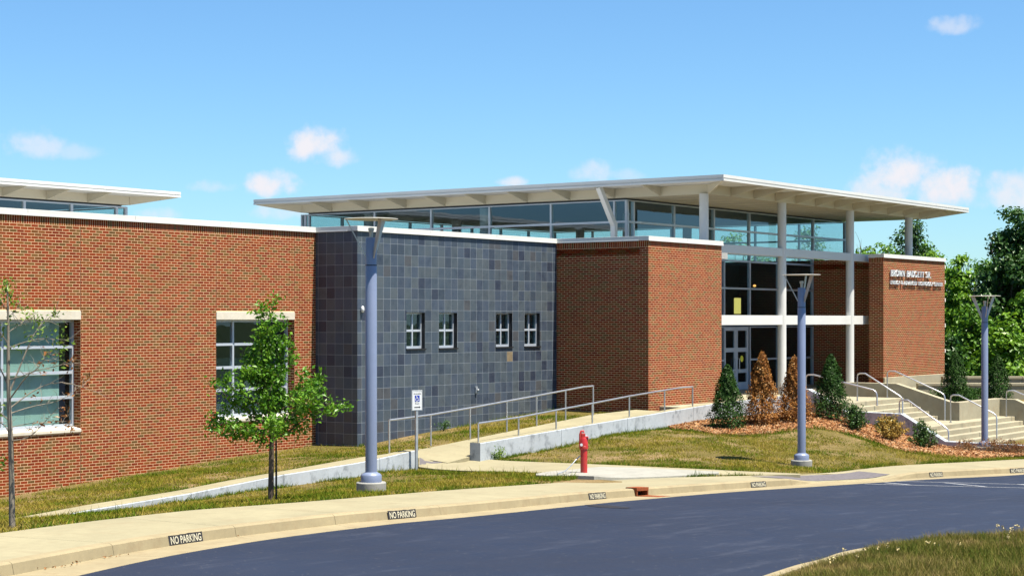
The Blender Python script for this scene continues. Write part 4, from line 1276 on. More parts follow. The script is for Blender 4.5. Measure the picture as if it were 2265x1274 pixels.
# interior columns and fittings seen through the glass
for x, y in ((XG + 1.2, 44.8), (XG + 1.2, 39.2), (XG + 6.8, 44.8), (XGE - 1.2, 44.8), (XGE - 1.2, 39.2), (XG + 6.8, 36.5), (XGE - 5.0, 36.0)):
    bpart(MB().lathe([(.2, FLOOR), (.2, SOF + .01)], 16, (x, y)), 'inner_column', 'interior_ceiling', auto=40)
p = on_y(1630, 675, YG + 3.5)
bpart(MB().box(p[0] - .16, p[0] - .01, YG + 3.4, YG + 3.55, p[2] - .36, p[2] + .30).box(p[0] + .01, p[0] + .16, YG + 3.4, YG + 3.55, p[2] - .36, p[2] + .30), 'lit_lantern', 'lamp_glow_yellow')
p = on_y(1669, 632, YG + 3.0)
bpart(MB().lathe([(.01, p[2] - .05), (.06, p[2] - .03), (.06, p[2] + .03), (.01, p[2] + .05)], 12, (p[0], YG + 3.0)), 'ceiling_lamp', 'lamp_glow_orange')

# ---- flat roofs with outriggers
def roof(x0, x1, y0, y1, over, rib_x, rib_y, left_ribs, label, inner=None, cl=None):
    """x0..y1 = outer edge; soffit box set in by 'over'"""
    ix0, ix1, iy0, iy1 = inner
    r = bpart(MB().box(x0 + .06, x1 - .06, y0 + .06, y1 - .06, RBOT + .02, RTOP - .03), 'roof', 'roof_white'); r['label'] = label
    # fascia: two stepped metal bands in lengths
    def band(a, b, axis, const, sg):
        n = max(1, int(round(abs(b - a) / 3.66))); e = np.linspace(a, b, n + 1)
        for p, q in zip(e[:-1], e[1:]):
            mb = MB(); g = .003
            if axis == 'x':
                mb.box(p + g, q - g, const, const + sg * .055, RBOT + .10, RTOP); mb.box(p + g, q - g, const + sg * .03, const + sg * .058, RBOT + .065, RBOT + .10); mb.box(p + g, q - g, const - sg * .006, const + sg * .058, RBOT, RBOT + .065)
            else:
                mb.box(const, const + sg * .055, p + g, q - g, RBOT + .10, RTOP); mb.box(const + sg * .03, const + sg * .058, p + g, q - g, RBOT + .065, RBOT + .10); mb.box(const - sg * .006, const + sg * .058, p + g, q - g, RBOT, RBOT + .065)
            bpart(mb, 'fascia', 'roof_white', r)
    band(x0, x1, 'x', y0, 1); band(x0, x1, 'x', y1, -1); band(y0 + .06, y1 - .06, 'y', x0, 1); band(y0 + .06, y1 - .06, 'y', x1, -1)
    # soffit drum under the deck
    bpart(MB().box(ix0, ix1, iy0, iy1, SOF + .004, RBOT + .018), 'soffit', 'soffit_cream', r)
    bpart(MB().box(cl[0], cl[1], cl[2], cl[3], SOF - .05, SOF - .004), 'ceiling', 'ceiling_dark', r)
    n = int((ix1 - ix0) / 1.22); mb = MB()
    for k in range(1, n): mb.box(ix0 + k * 1.22 - .006, ix0 + k * 1.22 + .006, iy0 + .05, iy1 - .05, SOF - .002, SOF + .002)
    bpart(mb, 'soffit_joint', 'roof_membrane', r)
    t = .05
    def rib(po, pi):
        po, pi = np.array(po, float), np.array(pi, float); dv = pi - po; dv /= np.linalg.norm(dv); nv = np.array([-dv[1], dv[0]]) * t / 2
        vs = []
        for s in (-1, 1):
            o_, i_ = po + nv * s, pi + nv * s
            vs += [(*o_, RBOT - .012), (*i_, SOF + .004), (*i_, RBOT + .016), (*o_, RBOT + .016)]
        bpart(MB().add(vs, [(0, 1, 2, 3), (7, 6, 5, 4), (0, 4, 5, 1), (1, 5, 6, 2), (2, 6, 7, 3), (3, 7, 4, 0)]), 'rib', 'soffit_cream', r)
    for x in rib_x: rib((x, y0 + .06), (x, iy0 - .002)); rib((x, y1 - .06), (x, iy1 + .002))
    for y in rib_y:
        rib((x0 + .06, y), (ix0 - .002, y)); rib((x1 - .06, y), (ix1 + .002, y))
    for cx, cy, ox, oy in ((ix0, iy0, x0, y0), (ix1, iy0, x1, y0), (ix0, iy1, x0, y1), (ix1, iy1, x1, y1)):
        rib((ox + (.08 if ox < cx else -.08), oy + (.08 if oy < cy else -.08)), (cx, cy))
    return r
IX0, IY0, IX1, IY1 = 51.68, 29.04, 70.0, 47.05
big = roof(50.40, 71.4, 27.76, 48.4, 1.3, list(np.arange(IX0 + 1.6, IX1 - .3, 1.6)), list(np.arange(IY0 + 1.83, IY1 - .3, 1.83)), True, 'large flat white roof over the glazed hall', (IX0, IX1, IY0, IY1), (XG + .08, XGE - .08, YG + .08, 46.92))
left = roof(14.0, 45.9, 47.7, 60.5, 1.3, list(np.arange(44.5 - 1.85 * 15, 44.3, 1.85)), list(np.arange(50.8, 59, 1.83)), True, 'smaller flat white roof over the left wing', (15.3, 44.6, 48.98, 59.2), (24.5, 44.4, 49.2, 58.9))
gx = sorted([44.5, 44.05] + [X_on(px, 49.1) for px in (157, 52, -55, -165)] + [34, 31, 28, 25])
frame_grid('window', 'y', 49.1, gx, [COP - .25, SOF - .06], half=.05, label='clerestory band below the smaller roof')
frame_grid('window', 'x', 44.5, [49.1, 52.4, 55.7, 59.0], [COP - .25, SOF - .06], half=.05)
frame_grid('window', 'y', 59.0, list(np.linspace(25, 44.5, 9)), [COP - .25, SOF - .06], half=.05)
mb = MB()
for x, y in ((41.5, 53), (36, 53), (31, 53), (41.5, 57)): mb = MB().lathe([(.14, COP - 1), (.14, SOF + .01)], 14, (x, y)); bpart(mb, 'inner_column', 'interior_ceiling', auto=40)
# raking strut beside the clerestory corner
mb = MB(); px_ = 51.28; py_ = Y_on(1358, px_)
mb.box(px_ - .09, px_ + .09, py_ - .09, py_ + .09, COP - .35, Zr(3.33)); mb.bar((px_, py_, Zr(3.22)), (50.52, py_ + .12, RBOT + .02), .19, .17, (0, 1, 0))
o = bpart(mb, 'strut', 'column_white', bevel=.01); o['label'] = 'white raking strut holding the roof edge'
# clips on the right end of the name wall
for y in (591, 624.5, 664, 720, 776):
    p = on_y(2090, y, YP); bpart(MB().box(XP1 + .012, XP1 + .075, YP - .02, YP + .12, p[2] - .075, p[2] + .075), 'wall_clip', 'white_plastic', bevel=.01)

# ---- raised letters: own serif alphabet of strokes (cap height 1)
T_, S_ = .17, .075
def arc(cx, cy, rx, ry, a0, a1, n=9): return [(cx + rx * math.cos(R(a0 + (a1 - a0) * k / n)), cy + ry * math.sin(R(a0 + (a1 - a0) * k / n))) for k in range(n + 1)]
def stem(x): return [([(x, 0), (x, 1)], T_), ([(x - .14, .025), (x + .14, .025)], .055), ([(x - .14, .975), (x + .14, .975)], .055)]
GL = {
 'B': (stem(.2) + [([(.2, .965)] + arc(.42, .75, .2, .215, 90, -90) + [(.2, .535)], .11), ([(.2, .52)] + arc(.44, .275, .24, .245, 90, -90) + [(.2, .035)], .12)], .74),
 'R': (stem(.2) + [([(.2, .965)] + arc(.42, .74, .22, .225, 90, -90) + [(.2, .515)], .12), ([(.38, .5), (.74, .03), (.84, .03)], .14)], .82),
 'O': ([(arc(.45, .5, .36, .47, 0, 360, 20), .13)], .9),
 'W': ([([(.1, .97), (.36, .03)], .16), ([(.36, .03), (.6, .97)], S_), ([(.5, .97), (.78, .03)], .16), ([(.78, .03), (1.04, .97)], S_), ([(-.02, .975), (.24, .975)], .055), ([(.94, .975), (1.14, .975)], .055)], 1.12),
 'N': ([([(.14, 0), (.14, 1)], S_), ([(.12, .98), (.74, .02)], .16), ([(.74, 0), (.74, 1)], S_), ([(.02, .025), (.26, .025)], .055), ([(.02, .975), (.2, .975)], .055), ([(.62, .975), (.86, .975)], .055)], .88),
 'A': ([([(.1, .0), (.42, .98)], S_), ([(.42, .98), (.74, 0)], .16), ([(.24, .33), (.62, .33)], .065), ([(0, .025), (.22, .025)], .055), ([(.6, .025), (.88, .025)], .055)], .86),
 'D': (stem(.2) + [([(.2, .965)] + arc(.4, .5, .38, .465, 90, -90) + [(.2, .035)], .13)], .88),
 'G': ([(arc(.46, .5, .37, .47, 50, 330, 16), .13), ([(.78, .06), (.78, .42)], .13), ([(.62, .42), (.9, .42)], .055)], .94),
 'E': (stem(.2) + [([(.2, .965), (.62, .965), (.62, .82)], .07), ([(.2, .515), (.5, .515)], .07), ([(.2, .035), (.66, .035), (.66, .2)], .07)], .74),
 'T': ([([(.38, 0), (.38, 1)], T_), ([(.24, .025), (.52, .025)], .055), ([(.04, .8), (.04, .965), (.72, .965), (.72, .8)], .07)], .76),
 'S': ([(arc(.34, .74, .22, .225, 40, 250, 10) + arc(.34, .27, .24, .235, 80, -150, 10), .13)], .68),
 '.': ([([(.1, .0), (.1, .15)], .16)], .3),
 'Y': ([([(.4, 0), (.4, .48)], T_), ([(.4, .46), (.1, .97)], .15), ([(.4, .46), (.72, .97)], S_), ([(.26, .025), (.54, .025)], .055), ([(0, .975), (.24, .975)], .055), ([(.62, .975), (.82, .975)], .055)], .8),
 '&': ([(arc(.42, .77, .17, .2, -60, 250, 10) + [(.78, .05)], .1), (arc(.38, .26, .27, .23, 110, 350, 10) + [(.78, .5)], .1)], .9),
 'V': ([([(.1, .97), (.42, .02)], .16), ([(.42, .02), (.74, .97)], S_), ([(-.02, .975), (.24, .975)], .055), ([(.62, .975), (.84, .975)], .055)], .84),
 'C': ([(arc(.46, .5, .37, .47, 45, 315, 16), .13), ([(.74, .7), (.74, .95)], .06)], .82),
 'H': (stem(.2) + stem(.72) + [([(.2, .51), (.72, .51)], .07)], .94),
 'L': (stem(.2) + [([(.2, .035), (.64, .035), (.64, .22)], .07)], .7)}
_gm = {}
def glyph(ch):
    if ch in _gm: return _gm[ch]
    mb = MB(); k = 0
    for pts, w in GL[ch][0]:
        k += 1
        q = np.array(pts, float); t = np.gradient(q, axis=0) if len(q) > 2 else np.repeat((q[1] - q[0])[None], 2, 0)
        t /= np.maximum(np.linalg.norm(t, axis=1), 1e-6)[:, None]; nn = np.column_stack([-t[:, 1], t[:, 0]]) * w / 2
        dpt = .13 - .002 * k; n = len(q)
        vs = []
        for s_ in (-1, 1):
            for y in (0.0, dpt): vs += [(p[0] + m_[0] * s_, -y - .06, p[1] + m_[1] * s_) for p, m_ in zip(q, nn)]
        fs = []
        for i in range(n - 1):
            for a, b in ((0, 1), (1, 3), (3, 2), (2, 0)): fs.append((a * n + i, a * n + i + 1, b * n + i + 1, b * n + i))
        fs += [(0, n, 3 * n, 2 * n), (n - 1, 3 * n - 1, 4 * n - 1, 2 * n - 1)]
        mb.add(vs, fs)
    _gm[ch] = raw_mesh('letter', mb.v, mb.f, M['sign_silver'])
    return _gm[ch]
def wall_text(txt, x0, x1, z, h, y, root, depth):
    wd = [GL[c][1] if c != ' ' else .55 for c in txt]; sx = (x1 - x0) / (sum(wd) - .1); x = x0
    for c, w in zip(txt, wd):
        if c != ' ':
            o = link_mesh('letter', glyph(c), root, (x - root.location.x, y - root.location.y, z - root.location.z)); o.scale = (sx, depth, h)
        x += w * sx
sign = tag(empty('wall_sign', (64.5, YP - .012, Zr(1.39))), 'raised silver serif letters in two lines high on the right brick wall', 'sign')
wall_text('BROWN BADGETT SR.', X_on(1966, YP), X_on(2055, YP), Zr(1.70), .235, YP - .012, sign, .42)
wall_text('ENERGY & ADVANCED TECHNOLOGY CENTER', X_on(1966, YP), X_on(2081, YP), Zr(1.385), .145, YP - .012, sign, .36)
# ================================================================== rails
def handrail(label, pts, posts, rad=.024, group=None):
    """pts: top rail centre line; posts: list of (top, foot)"""
    b = np.array(posts[0][1]); root = tag(empty('handrail', b), label, 'handrail', group)
    MB().tube([np.array(p) - b for p in pts], rad, 10).build('rail', M['steel_rail'], root, auto=50)
    for t, f in posts:
        MB().tube([np.array(f) - b, np.array(t) - b], rad * .92, 10).build('post', M['steel_rail'], root, auto=50)
# back rail of the ramp stands on the far edge of the path, front rail on the retaining wall
YR = RY1 - .07
def rail_pts(pxs, Y): return [on_y(px, py, Y) for px, py in pxs]
back_top = rail_pts([(861, 929), (953, 917), (1040, 902), (1121, 887), (1187, 875), (1251, 863), (1290, 855.5), (1312, 853.5)], YR)
back_foot = [(861, 1001), (953, 985), (1040, 969), (1121, 953), (1187, 940), (1251, 927), (1312, 930)]
handrail('longer steel handrail along the back of the ramp before the slate wall', back_top,
         [(on_y(px, np.interp(px, [861, 953, 1040, 1121, 1187, 1251, 1312], [929, 917, 902, 887, 875, 863, 853.5]), YR), on_y(px, py + 1, YR)) for px, py in back_foot])
YF = RY0 + .13
ft = [(1058, 936), (1147, 923), (1230, 907), (1310, 892), (1392, 876), (1470, 863), (1512, 856.5), (1532, 855.5)]
front_top = rail_pts(ft, YF)
fx = [a for a, _ in ft]; fy = [b for _, b in ft]
def wall_top_z(X): return np.interp(X, [t[0] for t in ramp_top], [t[1] for t in ramp_top])
posts = []
for px in (1058, 1147, 1230, 1310, 1392, 1470, 1532):
    tp = on_y(px, np.interp(px, fx, fy), YF)
    ft_ = (tp[0], tp[1], wall_top_z(tp[0]) if px > 1060 else Zr(-3.5))
    posts.append((tp, ft_))
handrail('steel handrail on top of the retaining wall at the front of the ramp', front_top, posts)
def stair_rail(label, X, ya, yb, za, zb, top=.90):
    """bent-over tube: upright, short level, slope, upright; a = upper end, b = lower end"""
    pts = [(X, ya, za - .02), (X, ya, za + top - .1), (X, ya - .02, za + top - .03), (X, ya - .09, za + top), (X, ya - .28, za + top)]
    pts += [(X, yb + .12, zb + top + .02), (X, yb + .03, zb + top - .05), (X, yb, zb + top - .14), (X, yb, zb - .02)]
    b = np.array((X, ya, za)); root = tag(empty('handrail', b), label, 'handrail', 'bent handrails on the stairs')
    MB().tube([np.array(p) - b for p in pts], .024, 10).build('rail', M['steel_rail'], root, auto=60)
    for y, z in ((ya, za), (yb, zb)):
        MB().lathe([(.05, z - b[2]), (.05, z - b[2] + .012), (.03, z - b[2] + .016)], 12, (0, y - b[1])).build('foot_plate', M['steel_rail'], root)
stair_rail('bent handrail partly hidden by the dark conical shrub, left of the upper steps', STX0 - .14, 25.75, 23.3, Zr(-2.20), Zr(-2.66), .45)
stair_rail('bent handrail down the left side of the upper steps beside the last column', 53.85, 24.72, Y1 - .05, FLOOR, LAND)
stair_rail('bent handrail down the right side of the upper steps against the grey side wall', 56.75, 24.95, 22.9, FLOOR, LAND)
stair_rail('bent handrail on the low side wall left of the lower steps', STX0 - .14, 22.55, 20.95, Zr(-2.90), Zr(-3.71), .42)
stair_rail('bent handrail down the middle of the lower steps behind the far lamp post', 55.75, Y2 + .4, 20.75, LAND, LAND - RISE * 4)
stair_rail('bent handrail at the right end of the lower steps, cut by the frame', 60.3, Y2 + .2, 20.3, LAND + .0, LAND - RISE * 4)

# ================================================================== lamp posts
def lamp_post(loc, rz, label):
    root = tag(empty('lamp_post', loc, rz), label, 'lamp post', 'disc-topped lamp posts along the pavement')
    MB().lathe([(.235, -.3), (.255, -.02), (.255, .075), (.24, .09)], 28).build('footing', M['precast_grey'], root, auto=40)
    MB().lathe([(.18, .088), (.18, .20), (.165, .225), (.10, .26)], 28).build('base_cover', M['pole_paint'], root, auto=35)
    MB().lathe([(.10, .24), (.097, 3.78), (.095, 3.785), (.0935, 3.80), (.0935, 4.24), (.085, 4.255), (.03, 4.26)], 28).build('pole', M['pole_paint'], root, auto=35)
    MB().lathe([(.0995, 3.775), (.0995, 3.792)], 28).build('collar', M['black_metal'], root)
    MB().lathe([(.40, 4.564), (.455, 4.565), (.462, 4.570), (.455, 4.576), (.05, 4.584)], 40).build('disc', M['lamp_disc'], root, auto=30)
    for k in range(3):
        a = R(120 * k); c, s = math.cos(a), math.sin(a); w = .010
        pr = [(.085, 3.90), (.105, 4.05), (.30, 4.566), (.42, 4.566), (.105, 3.90)] if k else [(.085, 3.93), (.092, 3.965), (.415, 4.566), (.435, 4.566), (.10, 3.93)]
        vs = []
        for sg in (-1, 1): vs += [(r * c - sg * w * s, r * s + sg * w * c, z) for r, z in pr]
        n = len(pr)
        MB().add(vs, [tuple(range(n))[::-1], tuple(range(n, 2 * n))] + [(i, (i + 1) % n, n + (i + 1) % n, n + i) for i in range(n)]).build('strut', M['lamp_metal'], root)
    MB().lathe([(.03, 4.255), (.035, 4.36), (.05, 4.37), (.05, 4.42), (.02, 4.425)], 16).build('lamp_head', M['lamp_metal'], root, auto=35)
    return root
def seat(px, d, lift=0.0):
    t = (px - CX) / FPX; p = FW * d + RT * (t * d)
    return (p[0], p[1], H(p)[0] + lift)
L1 = at(821, 1077, 30.5); L2 = at(1773, 1025, 43.3); L3 = at(2178, 994, 53.2)
lamp_post(L1, math.pi - TH, 'nearest lamp post with grey-blue pole in front of the slate wall')
lamp_post(L2, math.pi - TH + R(4), 'middle lamp post with grey-blue pole in the lawn before the columns')
lamp_post(L3, math.pi - TH + R(90), 'farthest lamp post with grey-blue pole in front of the lower steps')

# ================================================================== access sign
def access_sign():
    base = seat(922, 41.9); zt = at(922, 863, 41.9)[2]
    root = tag(empty('access_sign', base, -TH + R(52) + R(-12)), 'white accessible route sign with blue wheelchair symbol on a grey post', 'sign')
    h = zt - base[2]
    MB().box(-.03, .03, -.006, .02, -.3, h - .02).box(-.03, -.018, .02, .04, -.3, h - .02).box(.018, .03, .02, .04, -.3, h - .02).build('post', M['galvanised'], root)
    W, Hh = .152, .475
    pl = MB().box(-W, W, -.013, -.008, h - Hh, h).build('plate', M['sign_white'], root, bevel=.004)
    bd = MB()
    for a, b, c, d in ((-W + .008, W - .008, h - .018, h - .012), (-W + .008, W - .008, h - Hh + .012, h - Hh + .018), (-W + .008, -W + .014, h - Hh + .018, h - .018), (W - .014, W - .008, h - Hh + .018, h - .018)): bd.box(a, b, -.0165, -.012, c, d)
    bd.build('border', M['galvanised'], pl)
    b0, b1 = h - .265, h - .12
    MB().box(-.07, .07, -.0165, -.012, b0, b1).build('symbol_panel', M['sign_blue'], pl)
    def stroke(mb, pts, w):
        for p, q in zip(pts[:-1], pts[1:]): mb.bar((p[0], -.019, p[1]), (q[0], -.019, q[1]), .004, w, (0, 1, 0)) if False else mb.bar((p[0], -.0185, p[1]), (q[0], -.0185, q[1]), w, .004, (0, 1, 0))
    s = MB(); cz = b0 + .05
    stroke(s, [(-.012 + .038 * math.cos(R(a)), cz + .036 * math.sin(R(a))) for a in range(120, 381, 20)], .012)
    stroke(s, [(-.018, b1 - .035), (-.012, cz + .03), (.02, cz + .028), (.034, cz - .02), (.052, cz - .016)], .013)
    stroke(s, [(-.014, cz + .052), (.018, cz + .052)], .010)
    s.lathe([(.011, 0), (.011, .004)], 10)
    for i in range(len(s.v) - 20, len(s.v)): x, y, z = s.v[i]; s.v[i] = (x - .02, -.0165 - z, y + b1 - .02)
    s.build('wheelchair_symbol', M['sign_white'], pl)
    for txt, z, w in (('Accessible', h - .095, .215), ('Route', h - .325, .12)):
        me, co = text_mesh(txt, 1.0); ww = co[:, 0].max() - co[:, 0].min(); k = w / ww
        nv = np.column_stack([(co[:, 0] - co[:, 0].min()) * k - w / 2, np.full(len(co), -.0165), co[:, 1] * .058 + z])
        me.vertices.foreach_set('co', nv.ravel()); me.update(); me.materials.clear(); me.materials.append(M['sign_black'])
        link_mesh('lettering', me, pl)
    a = MB().box(-.085, .06, -.0165, -.012, h - .405, h - .385); a.add([(.055, -.0165, h - .42), (.095, -.0165, h - .395), (.055, -.0165, h - .37), (.055, -.012, h - .42), (.095, -.012, h - .395), (.055, -.012, h - .37)],
        [(0, 1, 2), (5, 4, 3), (0, 3, 4, 1), (1, 4, 5, 2), (2, 5, 3, 0)])
    a.build('arrow', M['sign_black'], pl)
access_sign()

# ================================================================== red valve post
def valve_post():
    b = seat(1291.5, 35.4); g = ground(1291.5, 1051); b = (g[0], g[1], g[2] + .06)
    root = tag(empty('valve_post', b, -TH), 'red post indicator valve standing on the pale concrete pad', 'valve post')
    MB().lathe([(.074, -.05), (.074, .50), (.078, .505)], 24).build('barrel', M['red_paint'], root, auto=35)
    MB().lathe([(.076, .50), (.094, .515), (.094, .56), (.088, .565), (.088, .72), (.08, .735), (.072, .76)], 24).build('body', M['red_paint'], root, auto=35)
    hd = MB().box(-.06, .03, -.05, .05, .74, .84).box(.02, .095, -.055, .055, .69, .775).build('indicator_box', M['red_paint'], root, bevel=.012)
    MB().box(.035, .082, -.062, -.05, .705, .755).build('target_window', M['black_metal'], hd)
    MB().box(.03, .075, -.035, .035, .776, .80).build('top_plate', M['sign_silver'], hd)
    hn = MB().tube([(-.075, -.03, .50), (-.085, -.035, .62), (-.082, -.03, .82), (-.06, -.02, .885), (-.02, -.01, .895), (-.005, -.01, .86)], .024, 10).build('wrench_handle', M['red_paint'], root, auto=60)
    MB().lathe([(.03, -.012), (.03, .012)], 14).build('padlock', M['sign_silver'], hn)
    ob = hn.children[0]; ob.rotation_euler = (R(90), 0, 0); ob.location = (-.055, -.085, .60)
    w0, w1 = Vector((-.08, -.02, .36)), None
    g2 = ground(1229, 1058); Lx, Ly = (np.array(g2[:2]) - np.array(b[:2])) @ RT, (np.array(g2[:2]) - np.array(b[:2])) @ FW
    dz = g2[2] - b[2] + .03
    pts = [(-.08, -.02, .36), (-.16, -.03, .29), (-.30, Ly * .3, .18), (-.44, Ly * .6, .10), (Lx + .05, Ly, dz + .07), (Lx, Ly, dz)]
    MB().tube(pts, .012, 8).build('cable', M['galvanised'], root, auto=60)
valve_post()
# ================================================================== foliage
def unit(v): return v / np.maximum(np.linalg.norm(v, axis=-1, keepdims=True), 1e-9)
def leaf_mesh(name, P, nrm, size, mat, aspect=.5, fold=.25, g=None):
    """one folded four-point blade for each leaf"""
    g = g or rng; n = len(P); size = np.broadcast_to(size, (n,))[:, None]
    a = unit(np.cross(nrm, g.normal(size=(n, 3)))); b = np.cross(nrm, a)
    v = np.zeros((n, 4, 3)); w = size * aspect
    v[:, 0] = P - a * size * .5; v[:, 1] = P + b * w * .5 + nrm * size * fold * .3; v[:, 2] = P + a * size * .5; v[:, 3] = P - b * w * .5 + nrm * size * fold * .3
    f = np.arange(n * 4).reshape(n, 4)
    return raw_mesh(name, v.reshape(-1, 3), f, mat)
def grow_branches(g, segs):
    mb = MB()
    for pts, r0, r1, n in segs:
        k = len(pts); mb.tube(pts, [r0 + (r1 - r0) * i / (k - 1) for i in range(k)], n)
    return mb
def wander(g, a, d, L, n, bend=.15, up=0.0):
    pts = [np.array(a, float)]; d = unit(np.array(d, float))
    for i in range(n):
        d = unit(d + g.normal(size=3) * bend + np.array([0, 0, up])); pts.append(pts[-1] + d * L / n)
    return pts, d

def sapling_leafy():
    g = np.random.default_rng(21); base = ground(600, 1107)
    root = tag(empty('sapling', base), 'leafy green sapling with one stake in front of the dark window', 'tree')
    d_ = ld(base)[1]; sc_ = FPX / d_
    hgt = (1107 - 655) / sc_; cb = (1107 - 968) / sc_
    trunk, _ = wander(g, (0, 0, -.1), (0.0, 0.0, 1), cb + .25, 6, .03)
    segs = [(trunk, .048, .036, 10)]; tips = []
    lead, _ = wander(g, trunk[-1], (-.05, 0, 1), hgt - cb - .3, 8, .08, .05); segs.append((lead, .034, .006, 7))
    tips += [(p, .30) for p in lead[2:]]
    right = np.array([RT[0], RT[1], 0]); fwd = np.array([FW[0], FW[1], 0])
    # limbs: (start height fraction, direction right, direction depth, upward, length)
    for hf, r_, f_, u_, L in ((.0, 1.0, .2, .55, .95), (.0, -1.0, -.2, .5, .95), (.02, .4, -1, .5, .8), (.05, -.4, 1, .5, .8), (.05, 1.0, -.3, .25, 1.12), (.08, -1, .3, .30, 1.12), (.12, .8, .5, .6, .9), (.14, -.8, -.5, .7, .85),
                              (.2, .9, .0, .9, .8), (.22, -.9, .3, .9, .75), (.3, .5, -.6, 1.1, .75), (.32, -.5, .5, 1.2, .8), (.42, .5, .3, 1.6, .75), (.45, -.45, -.3, 1.7, .75), (.55, .3, -.3, 2, .6), (.0, .2, .9, .4, .8), (.0, -.3, -.9, .4, .8),
                              (.16, 1.0, .1, .42, 1.05), (.1, .2, -.9, .9, .7), (.12, -.2, .9, .9, .7), (.25, .3, .8, 1, .6), (.27, -.3, -.8, 1, .6)):
        z = hf * (hgt - cb); idx = min(int(z / (hgt - cb - .3) * 8), 7); st = lead[idx] if z > .05 else trunk[-1] - np.array([0, 0, g.uniform(0, .2)])
        d = right * r_ + fwd * f_ + np.array([0, 0, u_])
        br, dd = wander(g, st, d, L, 7, .14, .02); segs.append((br, .016, .004, 5))
        for i in range(2, 8):
            tips.append((br[i], .17 if i > 4 else .22))
            if g.random() < .75:
                tw, _ = wander(g, br[i], dd + g.normal(size=3) * .8, g.uniform(.18, .38), 3, .2, .03); segs.append((tw, .006, .002, 4)); tips += [(tw[-1], .12), (tw[-2], .12)]
    grow_branches(g, segs).build('trunk', M['bark_dark'], root, auto=60)
    P = []; 
    for c, r in tips:
        n = int(g.uniform(15, 27)); P.append(np.array(c) + g.normal(size=(n, 3)) * r * .45)
    P = np.concatenate(P); nr = unit(g.normal(size=(len(P), 3)) + np.array([0, 0, .8]))
    link_mesh('crown', leaf_mesh('crown', P, nr, g.uniform(.05, .105, len(P)), M['leaf_sapling'], .55, .3, g), root)
    st = tag(empty('tree_stake', ground(611, 1106)), 'thin dark stake standing beside the leafy sapling', 'stake')
    MB().tube([(0, 0, -.1), (0, 0, .62), (-.01, 0, 1.2)], [.017, .016, .014], 8).build('shaft', M['stake_green'], st, auto=50)
    MB().lathe([(.02, .98), (.02, 1.02)], 10).build('tie', M['black_metal'], st)
sapling_leafy()

def sapling_bare():
    g = np.random.default_rng(5); base = ground(27, 1166)
    root = tag(empty('sapling', base), 'sparse half-dead sapling with few leaves at the left edge', 'tree')
    d_ = ld(base)[1]; s_ = FPX / d_; hgt = (1166 - 622) / s_
    right = np.array([RT[0], RT[1], 0]); fwd = np.array([FW[0], FW[1], 0]); up = np.array([0, 0, 1.0])
    pl = lambda px, py, dep=0.0: right * ((px - 27) / s_) + up * ((1166 - py) / s_) + fwd * dep
    trunk = [pl(27, 1180), pl(26, 1080), pl(24, 980), pl(20, 900), pl(18, 840), pl(18, 760), pl(18, 700), pl(16, 640), pl(15, 622)]
    segs = [(trunk, .042, .006, 10)]; leaves = []; dry = []
    limbs = [([(20, 870), (45, 800), (70, 730), (95, 705), (112, 688)], .3, .013), ([(20, 885), (50, 850), (75, 820), (110, 815), (175, 800)], -.4, .011), ([(19, 905), (45, 880), (85, 850), (130, 845), (185, 868)], .5, .010),
             ([(22, 975), (60, 970), (80, 960), (110, 930), (140, 900)], -.3, .010), ([(20, 860), (5, 830), (-20, 790), (-45, 760)], .2, .012), ([(21, 930), (-5, 900), (-40, 880)], -.3, .010), ([(22, 960), (0, 940), (-50, 930)], .4, .010),
             ([(18, 770), (40, 760), (80, 748), (140, 752)], .2, .007), ([(18, 760), (5, 730), (-25, 700)], -.3, .007), ([(18, 735), (40, 715), (60, 690)], .3, .006), ([(19, 840), (60, 830), (100, 815), (130, 780)], -.5, .008),
             ([(20, 915), (60, 900), (120, 890), (160, 850)], .6, .008), ([(18, 700), (30, 690), (38, 672)], .1, .005), ([(18, 690), (8, 672), (3, 655)], -.1, .005), ([(21, 945), (70, 935), (120, 938), (150, 930)], .1, .006)]
    for pts, dep, r in limbs:
        n = len(pts); q = [pl(x, y, dep * i / (n - 1)) for i, (x, y) in enumerate(pts)]
        q = list(smooth_line(resample(np.array(q), n=9), 1)); segs.append((q, r, .0022, 5))
        for i in range(3, 9):
            for _ in range(2):
                tw, _ = wander(g, q[i], (q[i] - q[i - 1]) + g.normal(size=3) * .12, g.uniform(.08, .26), 3, .25, .02); segs.append((tw, .0035, .0013, 4))
                if g.random() < .22: (dry if pts[-1][0] > 90 and pts[-1][1] > 780 else leaves).append(tw[-1])
        if pts[-1][1] < 770 or pts[-1][0] < 30: leaves += [q[-1], q[-2], q[-3]]
        elif g.random() < .8: dry += [q[-1], q[-3]]
    leaves += [trunk[-1], trunk[-1], trunk[-2], pl(20, 660), pl(22, 672), pl(14, 650), pl(24, 640), pl(10, 700), pl(26, 668), pl(17, 632), pl(28, 655)]
    leaves += [pl(8, 1025), pl(2, 1020), pl(36, 770), pl(60, 745), pl(90, 725), pl(5, 750), pl(0, 735)]
    grow_branches(g, segs).build('trunk', M['bark_pale'], root, auto=60)
    for nm, cs, mt in (('crown', leaves, 'leaf_sparse'), ('dead_leaves', dry, 'leaf_dry')):
        P = np.concatenate([np.array(c) + g.normal(size=(int(g.integers(5, 12)), 3)) * .045 for c in cs]); nr = unit(g.normal(size=(len(P), 3)) + np.array([0, 0, .6]))
        link_mesh(nm, leaf_mesh(nm, P, nr, g.uniform(.04, .08, len(P)), M[mt], .45, .3, g), root)
sapling_bare()

